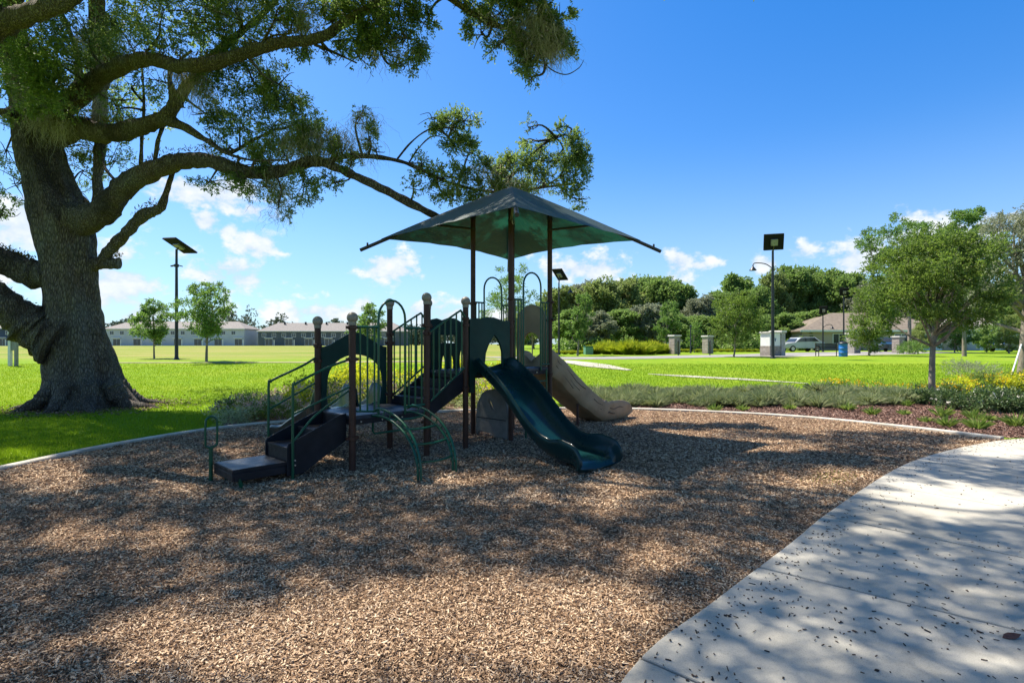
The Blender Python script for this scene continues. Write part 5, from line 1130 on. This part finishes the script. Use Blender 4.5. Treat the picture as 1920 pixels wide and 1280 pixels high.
for i, q_ in enumerate(WL):
    px, top, d, w, k = q_; c_ = ['olive green', 'deep green', 'grey green'][k]; f_ = q_ in front_row; j = (front_row if f_ else sky_row).index(q_)
    o_ = ORD[j] if j < len(ORD) else ('second last' if j == len(ORD) else 'last')
    wood_tree(px, top, d, w * 1.12, k, i, ('%s tree in the front row of the wood, %s from the left' if f_ else '%s tree on the skyline of the wood, %s from the left') % (c_, o_))
# dark brush at the foot of the wood, far woods on the horizon
ug = []; r3 = random.Random(4)
for k in range(130):
    d = r3.uniform(56, 70); px = r3.uniform(1030, 1640) if k < 100 else r3.uniform(1640, 2080); s = d / 1010; h = r3.uniform(1.0, 2.4); ug.append(((px - 960) * s, d + (10 if px > 1460 else 0), zt(d) + h * .4, 1.7, 1.4, h * .7, 90))
B, A = cloud(np.random.default_rng(9), ug, per=6, lobe=.55); tag(leaves(B, A, .30, .16, rng, 'wood_undergrowth', M['leaf_w2']), 'dark tangled undergrowth along the foot of the wood', 'undergrowth', kind='stuff')
fw = []
for k in range(230):
    d = r3.uniform(235, 275); px = r3.uniform(-700, 1010); s = d / 1010
    h = 7.5 + 2.5 * mn.noise(Vector((px * .012, 0, 0))) + (5.0 if 420 < px < 530 else 0) + (3.2 if 180 < px < 300 else 0); h = max(4, h + 2) * r3.uniform(.75, 1.1); fw.append(((px - 960) * s, d, 1.1 + h * .55, 5.5, 4, h * .55, 300))
M['leaf_far'] = leafmat('hazy_far_leaves', [(.3, (.075, .105, .07)), (.6, (.12, .155, .10)), (.9, (.17, .20, .13))], trans=.2, tcol=(.12, .18, .08), big=.05)
B, A = cloud(np.random.default_rng(10), fw, per=5, lobe=.55); tag(leaves(B, A, .9, .55, rng, 'far_woods', M['leaf_far']), 'pale far-off woods on the horizon behind the terraced houses', 'woods', kind='stuff')
# lime ornamental grass mounds along the road
for i, (px, py, s_) in enumerate([(1118, 664, 1.05), (1138, 664, 1.25), (1160, 664.5, 1.2), (1180, 665, 1.3), (1200, 665, 1.2), (1219, 664, 1.25), (1238, 663.5, 1.1), (1252, 663, .7)]):
    q = G(px, py); tuft('h1' if i % 2 else 'h2', q.x, q.y, s_, 'ornamental_grass', 'rounded lime green grass mound beyond the road, %s from the left' % ORD[i], 'ornamental grass', 'lime grass mounds along the road')
for i, px in enumerate(sorted(list(range(1048, 1112, 13)) + list(range(1345, 1425, 13)) + [1282, 1292, 1312])):
    q = G(px, 664.5 if px < 1120 else 660); tuft('h2', q.x, q.y + .8, .42, 'low_lime_plant', 'low lime green plant bordering the road, number %s from the left' % ORD[i], 'plant', 'low lime plants bordering the road')

rl = np.random.default_rng(3); a = rl.uniform(0, 6.28, 2600); r_ = 1.0 + np.abs(rl.normal(0, .75, 2600)); lp_ = np.stack([OAKX + .1 + np.cos(a) * r_, OAKY + np.sin(a) * r_ * .9 - .1, 0 * a], 1); lp_[:, 2] = [zt(y) for y in lp_[:, 1]]
tag(chips('leaf_litter', lp_, .06, .028, .004, M['barkchips'], rl, tilt=.4, zlift=.02), 'brown fallen leaves and bark round the foot of the oak', 'leaf litter', kind='stuff')
# ================================================================== lamps, buildings, cars, piers
def spx(d): return d / 1010
def solar_lamp(label, bx, by, v1, v2, top, arm=None, depth=None, armh=.0, r=.075, group=None, heads=0):
    q = G(bx, by) if depth is None else Vector((depth * (bx - 960) / 1010, depth, zt(depth))); s = spx(q.y)
    t = thing('solar_street_lamp', label, 'street lamp', q); H = 1.7 + (645 - top) * s - q.z
    A_, B_, D_ = v1; pa = P(*A_, q.y); v1 = P(B_[0], B_[1], q.y + B_[2]) - pa; v2 = P(D_[0], D_[1], q.y + D_[2]) - pa; c0 = pa + (v1 + v2) / 2 - q
    MB().lathe([(r * 1.9, -.05), (r * 1.9, .05), (r * 1.3, .12), (r * 1.15, .2), (r, H * .5), (r * .75, H)], n=14).build('pole', M['black'], t)
    v1, v2 = Vector(v1), Vector(v2); n = v1.cross(v2).normalized(); n = n if n.z > 0 else -n; c = c0
    pf = MB().obox(c, v1 / 2, v2 / 2, n * .03).build('solar_panel', M['solar'], t)
    MB().obox(c - n * .034, v1 * .48, v2 * .48, n * .004).build('panel_back', M['matblack'], pf)
    MB().obox(c - n * .09, v1 * .17, v2 * .2, n * .05).build('battery_box', M['panelback'], pf)
    fr = MB()
    for k in (-1, 1): fr.obox(c + v1 * .5 * k, v1.normalized() * .015, v2 * .51, n * .04); fr.obox(c + v2 * .5 * k, v1 * .5, v2.normalized() * .015, n * .04)
    fr.build('panel_frame', M['matblack'], pf); MB().tube([(0, 0, H - .1), tuple(c - n * .1)], .045, 8).build('panel_mount', M['black'], t)
    if arm:
        d = arm; z = H - armh; m = MB().tube(spline([(0, 0, z - .35), (d * .35, 0, z - .08), (d * .75, 0, z), (d, 0, z - .03), (d * 1.06, 0, z - .16)], 5), .03, 8).build('lamp_arm', M['black'], t)
        MB().lathe([(.03, .12), (.05, .02), (.10, -.03), (.20, -.16), (.215, -.20), (.18, -.20)][::-1], (d * 1.06, 0, z - .26), 14).build('lamp_head', M['black'], m)
    if heads:
        for sgn in (-1, 1): MB().obox((sgn * .17, 0, H - armh), (.14, 0, -.035 * sgn * 1), (0, .08, 0), (0, 0, .03)).build('lamp_head', M['black'], t)
        MB().lathe([(r * 1.4, -.08), (r * 1.4, .08)], (0, 0, H - armh), 12).build('collar', M['black'], t)
    return t
solar_lamp('tall black solar lamp post left, between the two young oaks', 331, 673, ((305, 447), (345, 474, .7), (329, 446, -.8)), 0, 467, depth=31, heads=1, armh=.95, r=.085)
solar_lamp('black solar lamp post with curved arm before the brick monument', 1449, 669, ((1432, 469), (1468, 467, 0), (1433, 440, -.5)), 0, 470, arm=-1.15, armh=.75, r=.085, depth=33)
solar_lamp('solar lamp post just right of the shade roof posts', 1048, 664, ((1035, 505), (1047, 525, .5), (1053, 504, -.5)), 0, 530, arm=.85, armh=.35, depth=42, r=.07)
solar_lamp('far solar lamp post before the dark wood at right', 1582, 652, ((1574, 554), (1590, 553, 0), (1575, 541, -.5)), 0, 556, depth=60, r=.08)
solar_lamp('shorter far lamp post before the brown roofed house', 1543, 652, ((1536, 588), (1550, 587, 0), (1537, 575, -.5)), 0, 592, arm=.9, armh=.9, depth=56, r=.07)
pq = G(1295, 662); tag(MB().lathe([(.09, -.05), (.09, .1), (.05, .15), (.05, 2.3), (.10, 2.35), (.09, 2.5), (.02, 2.55)], pq, 12).build('park_bollard_lamp', M['black']), 'slim black post between the two stone piers', 'post')

def siding(name, c0, c1):
    m, nt, out = new_mat(name); w = tex(nt, 'Wave', scale=2.2, wave_type='BANDS', bands_direction='Z'); n = tex(nt, scale=.4, detail=5)
    col = mixc(nt, ramp(nt, n.outputs[0], [(.3, (0,) * 3), (.7, (1,) * 3)]), c0, c1); col = mixc(nt, .3, col, w.outputs[0], 'MULTIPLY')
    b = nd(nt, 'ShaderNodeBsdfPrincipled', {'Base Color': col, 'Roughness': .8}); nt.links.new(b.outputs[0], out.inputs[0]); return m
def roofm(name, c0, c1): return surf(name, c0, c1, rough=.95, scale=3, detail=8, bump=.4, bscale=14, spec=.2)
def brickm(name, cs, mortar, scale=3.2):
    m, nt, out = new_mat(name); c = nt.nodes.new('ShaderNodeTexCoord'); mp = nt.nodes.new('ShaderNodeMapping'); mp.inputs['Rotation'].default_value = (R(90), 0, 0); nt.links.new(c.outputs['Object'], mp.inputs[0])
    b = nt.nodes.new('ShaderNodeTexBrick'); nt.links.new(mp.outputs[0], b.inputs['Vector']); b.inputs['Scale'].default_value = scale; b.inputs['Mortar Size'].default_value = .02
    b.inputs['Color1'].default_value = (*cs[0], 1); b.inputs['Color2'].default_value = (*cs[1], 1); b.inputs['Mortar'].default_value = (*mortar, 1)
    n = tex(nt, scale=6, detail=5); col = mixc(nt, .6, b.outputs[0], ramp(nt, n.outputs[0], [(.3, (.55,) * 3), (.7, (1.35,) * 3)]), 'MULTIPLY')
    bp = nd(nt, 'ShaderNodeBump', {'Strength': .6, 'Distance': .02, 'Height': b.outputs['Fac']}); bp.invert = True
    s = nd(nt, 'ShaderNodeBsdfPrincipled', {'Base Color': col, 'Roughness': .9, 'Normal': bp.outputs[0]}); nt.links.new(s.outputs[0], out.inputs[0]); return m
M['wallgrey'] = siding('blue_grey_siding', (.085, .105, .125), (.11, .13, .15)); M['wallwhite'] = siding('pale_siding', (.50, .52, .56), (.58, .60, .63)); M['wallnavy'] = siding('navy_siding', (.045, .07, .12), (.06, .09, .15))
M['walltan'] = siding('tan_stucco', (.40, .32, .25), (.48, .39, .31)); M['roofgrey'] = roofm('grey_shingles', (.20, .185, .175), (.29, .27, .25)); M['roofbrown'] = roofm('brown_shingles', (.15, .125, .10), (.22, .185, .15))
M['stone'] = brickm('grey_brown_stone', [(.34, .30, .26), (.20, .17, .15)], (.38, .36, .33), 4.5); M['brickpale'] = brickm('pale_brick', [(.46, .44, .42), (.36, .34, .33)], (.5, .5, .5), 5)
def house(name, label, x0, x1, y, dp, he, hr, wall, roof, cat='house', hip=None, eave=.45):
    t = thing(name, label, cat, ((x0 + x1) / 2, y, zt(y))); w = (x1 - x0) / 2
    MB().box(-w, w, 0, dp, -.3, he).build('wall', M[wall], t, smooth=False)
    h = dp / 2 if hip is None else hip; e = eave; a = [(-w - e, -e, he), (w + e, -e, he), (w + e, dp + e, he), (-w - e, dp + e, he)]; b = [(p[0], p[1], he - .18) for p in a]; r = [(-w + h, dp / 2, hr), (w - h, dp / 2, hr)]
    MB().add(b + a + r, [[0, 1, 2, 3], [0, 1, 5, 4], [1, 2, 6, 5], [2, 3, 7, 6], [3, 0, 4, 7], [4, 5, 9, 8], [6, 7, 8, 9], [5, 6, 9], [7, 4, 8]]).build('roof', M[roof], t, smooth=False)
    MB().box(-w - e - .02, w + e + .02, -e - .03, -e - .005, he - .22, he + .02).build('fascia', M['trim'], t, smooth=False)
    return t, w
def window(t, x, z, w, h, frame=True, y=0.0):
    f = MB(); k = .09
    f.box(x - w / 2 - k, x + w / 2 + k, y - .06, y - .003, z - k, z); f.box(x - w / 2 - k, x + w / 2 + k, y - .06, y - .003, z + h, z + h + k); f.box(x - w / 2 - k, x - w / 2, y - .06, y - .003, z, z + h); f.box(x + w / 2, x + w / 2 + k, y - .06, y - .003, z, z + h); f.box(x - .03, x + .03, y - .055, y - .004, z, z + h)
    o = f.build('window', M['trim'], t, smooth=False); MB().box(x - w / 2, x + w / 2, y - .03, y - .006, z, z + h).build('pane', M['glass'], o, smooth=False)
def terrace(label, px0, px1, d, eave_y, ridge_y, wall, roof, pitch_px, off):
    s = spx(d); zb = zt(d); he = 1.7 + (645 - eave_y) * s - zb; hr = 1.7 + (645 - ridge_y) * s - zb
    t, w = house('terraced_houses', label, (px0 - 960) * s, (px1 - 960) * s, d, 11, he, hr, wall, roof, 'house', hip=4.6)
    x = -w + off; k = 0
    while x < w - 1.5:
        window(t, x, he - 2.0, 1.3, 1.15)
        if k % 2 == 0:
            window(t, x + 1.7, .1, 2.5, 2.15); MB().box(x + .2, x + 3.2, -.5, -.004, 2.55, 2.75).build('door_canopy', M['trim'], t, smooth=False)
            MB().box(x + 4.0, x + 4.25, -1.6, -1.35, -.1, 2.0).build('privacy_screen', M['trim'], t, smooth=False)
        k += 1; x += pitch_px * s
    v = MB()
    xx = -w + 7
    while xx < w - 6: v.box(xx, xx + .5, 4.2, 4.7, hr - .6, hr + .28); xx += 7.3
    v.build('roof_vent', M['dkbrown'], t, smooth=False); return t
terrace('long blue grey terrace of houses with a low grey roof behind the low deck', 484, 757, 184, 620.5, 604, 'wallgrey', 'roofgrey', 18.6, 2.0)
terrace('long white terrace of houses behind the two young oaks at left', 196, 458, 184, 616, 601.5, 'wallwhite', 'roofgrey', 19, 2.5)
terrace('navy blue terrace of houses at the left edge behind the oak', -180, 46, 172, 615, 598, 'wallnavy', 'roofgrey', 20, 2.5)
s = spx(70); t, w = house('brown_roof_house', 'single storey tan house with a broad brown hip roof at right', (1473 - 960) * s, (1765 - 960) * s, 66, 12, 2.5, 4.95, 'walltan', 'roofbrown', hip=7)
window(t, -w + 4.5, .9, 1.4, 1.1); window(t, -w + 8.5, .9, 1.4, 1.1); window(t, 2, .9, 1.6, 1.1); MB().box(4, 7, -.04, -.004, 0, 2.1).build('garage_door', M['white'], t, smooth=False)
t, w = house('grey_roof_house', 'pale house with a grey roof at the far right edge', 52, 74, 68, 10, 2.6, 4.3, 'wallwhite', 'roofgrey', hip=6)
MB().box(-4, -1.3, -.04, -.004, 0, 2.2).build('garage_door', M['white'], t, smooth=False); window(t, 2, .9, 1.6, 1.1); window(t, -7, .9, 1.6, 1.1)

def car(label, x, y, rz, col, pickup=False):
    t = thing('parked_car', label, 'car', (x, y, zt(y) + .0), rz); L_ = 2.35
    side = [(-L_, .35), (-L_, .80), (-1.95, .95), (-1.15, 1.02), (-.55, 1.52), (1.15, 1.56), (1.85, 1.12), (L_ - .05, 1.0), (L_, .45), (L_ - .1, .32)]
    bm_ = surf('car_paint_%d' % len(label), col, rough=.25, coat=.8)
    MB().plate(side, [], (0, -.85, 0), (1, 0, 0), (0, 0, 1), (0, 1, 0), 1.7).build('body', bm_, t, bevel=.07)
    gl = [(-1.05, 1.04), (-.52, 1.46), (1.08, 1.49), (1.62, 1.10)]
    for yy in (-.865, .84): MB().plate(gl, [], (0, yy, 0), (1, 0, 0), (0, 0, 1), (0, 1, 0), .025).build('side_window', M['glass'], t)
    MB().plate([(-.72, 0), (.72, 0), (.62, .58), (-.62, .58)], [], (-1.17, 0, 1.03), (0, 1, 0), (.66, 0, .62), (-.7, 0, .72), .02).build('windscreen', M['glass'], t)
    for xx in (-1.45, 1.45):
        for yy in (-.87, .65):
            wl2 = MB().tube([(xx, yy, .33), (xx, yy + .22, .33)], .33, 20).build('wheel', M['rubber'], t); MB().tube([(xx, yy - .01 if yy < 0 else yy + .21, .33), (xx, yy + .0 if yy < 0 else yy + .235, .33)], .20, 14).build('rim', M['bolt'], wl2)
    for yy in (-.62, .62): MB().obox((-L_ - .02, yy, .78), (.03, 0, 0), (0, .17, 0), (0, 0, .07)).build('headlight', M['white'], t)
s = spx(58)
car('silver car parked before the brown roofed house', (1500 - 960) * s, 58, 0.15, (.42, .44, .46)); car('dark green pickup sized car seen between the stone gate piers', (1652 - 960) * s, 58, 1.2, (.02, .035, .035)); car('dark car parked at the far right before the pale house', (1893 - 960) * s, 58, .3, (.02, .025, .04))

def pier(label, px, py, wpx, top, depth=None, mat='stone', rz=.5, name='stone_pier'):
    q = G(px, py) if depth is None else Vector((depth * (px - 960) / 1010, depth, zt(depth))); s = spx(q.y); w = wpx * s / 2; H = 1.7 + (645 - top) * s - q.z
    t = thing(name, label, 'pier', q, rz); MB().box(-w * .82, w * .82, -w * .82, w * .82, -.1, H - .12).build('shaft', M[mat], t, bevel=.01, smooth=False)
    MB().box(-w, w, -w, w, H - .12, H).build('cap', M['concrete_cap'], t, bevel=.015); return t
pier('stone pier with a pale cap, the left one of the pair by the lime mounds', 1265, 664, 18, 628, rz=.45)
pier('stone pier with a pale cap, nearer the brick monument', 1327, 663, 17, 629, rz=.45)
pier('stone gate pier right of the blue drum', 1600, 664, 20, 624, rz=.35, depth=48)
pier('stone gate pier under the broad young oak', 1684, 662, 17, 630, rz=.35, depth=50)
for px, lb in ((1272, 'short black post before the left stone pier'), (1331, 'short black post before the right stone pier')):
    q = G(px, 666); tag(MB().lathe([(.05, -.05), (.05, 1.05), (.07, 1.08), (.03, 1.16)], q, 10).build('short_post', M['black']), lb, 'post')
# brick monument with blue emblem
q = G(1445, 667.5); t = thing('entrance_monument', 'pale brick monument with a blue emblem beside the black solar lamp', 'monument', q, R(28)); s = spx(q.y); H = 1.7 + (645 - 622) * s - q.z
MB().box(-.62, .55, -.40, .40, -.1, H * .42).build('stone_base', M['stone'], t, bevel=.01, smooth=False)
MB().box(-.60, .53, -.38, .38, H * .42, H - .1).build('panel_block', M['white'], t, bevel=.01, smooth=False)
MB().box(.56, .98, -.46, .46, -.1, H - .06).build('brick_pillar', M['brickpale'], t, bevel=.01, smooth=False)
MB().box(-.70, .55, -.48, .48, H - .10, H + .0).build('cap', M['concrete_cap'], t, bevel=.015); MB().box(.5, 1.05, -.53, .53, H - .05, H + .09).build('cap', M['concrete_cap'], t, bevel=.015)
em = MB(); cz = H * .68
M['emblem'] = surf('blue_emblem_paint', (.02, .07, .20), rough=.5)
em.plate([(-.05, -.13), (.02, -.15), (.04, -.02), (.09, .10), (.0, .05), (-.02, .14), (-.07, .04)], [], (-.02, -.388, cz), (1, 0, 0), (0, 0, 1), (0, -1, 0), .006).build('emblem', M['emblem'], t, smooth=False)
MB().plate([(-.12, -.03), (.0, -.05), (.02, .03), (-.06, .06)], [], (-.32, -.388, cz + .14), (1, 0, 0), (0, 0, 1), (0, -1, 0), .006).build('emblem_wing', M['emblem'], t, smooth=False)
# bench, drum, utility box, sign posts
q = G(1552, 668); t = thing('park_bench', 'dark metal park bench left of the blue drum', 'bench', q, R(-8))
st_ = MB()
for k in range(5): st_.box(-.72, .72, -.22 + k * .1, -.14 + k * .1, .43, .455)
st_.build('seat', M['dkbrown'], t, smooth=False); bk = MB()
for k in range(4): bk.box(-.72, .72, .27, .295, .52 + k * .1, .60 + k * .1)
bk.build('backrest', M['dkbrown'], t, smooth=False)
for x in (-.7, .66):
    MB().box(x, x + .045, -.25, -.20, -.05, .64).build('leg', M['dkbrown'], t, smooth=False); MB().box(x, x + .045, .25, .30, -.05, .94).build('leg', M['dkbrown'], t, smooth=False); MB().box(x, x + .045, -.26, .26, .62, .66).build('armrest', M['dkbrown'], t, smooth=False)
q = G(1581, 668.5); t = thing('waste_drum', 'bright blue waste drum with a dark lid beside the park bench', 'waste bin', q)
dr_ = [(.24, 0), (.27, .02), (.27, .26), (.285, .28), (.27, .30), (.27, .56), (.285, .58), (.27, .60), (.27, .84), (.285, .86), (.285, .88)]
MB().lathe(dr_, n=24).build('drum', M['blue'], t); MB().lathe([(.30, .88), (.30, .92), (.24, .99), (.12, 1.04), (.02, 1.05)], n=24).build('lid', M['black'], t)
q = G(1103, 664.5); t = thing('utility_box', 'small green utility cabinet at the left end of the lime mounds', 'utility box', q, .2)
MB().box(-.32, .32, -.28, .28, -.05, .62).build('cabinet', surf('pale_green_metal', (.10, .25, .16), rough=.5), t, bevel=.02); MB().box(-.35, .35, -.31, .31, .62, .68).build('lid', M['green'], t, bevel=.015)
q = G(19, 686); s = spx(q.y); t = thing('white_post_sign', 'weathered white post sign left of the oak trunk', 'sign', q)
MB().box(-.065, .065, -.065, .065, -.1, 1.7 + (645 - 614) * s - q.z).build('post', M['trim'], t, bevel=.01); MB().box(.24, .36, -.06, .06, -.1, 1.7 + (645 - 630) * s - q.z).build('post', M['panelback'], t, bevel=.01)
MB().box(.068, .238, -.03, .03, .75, 1.25).build('board', M['panelback'], t)
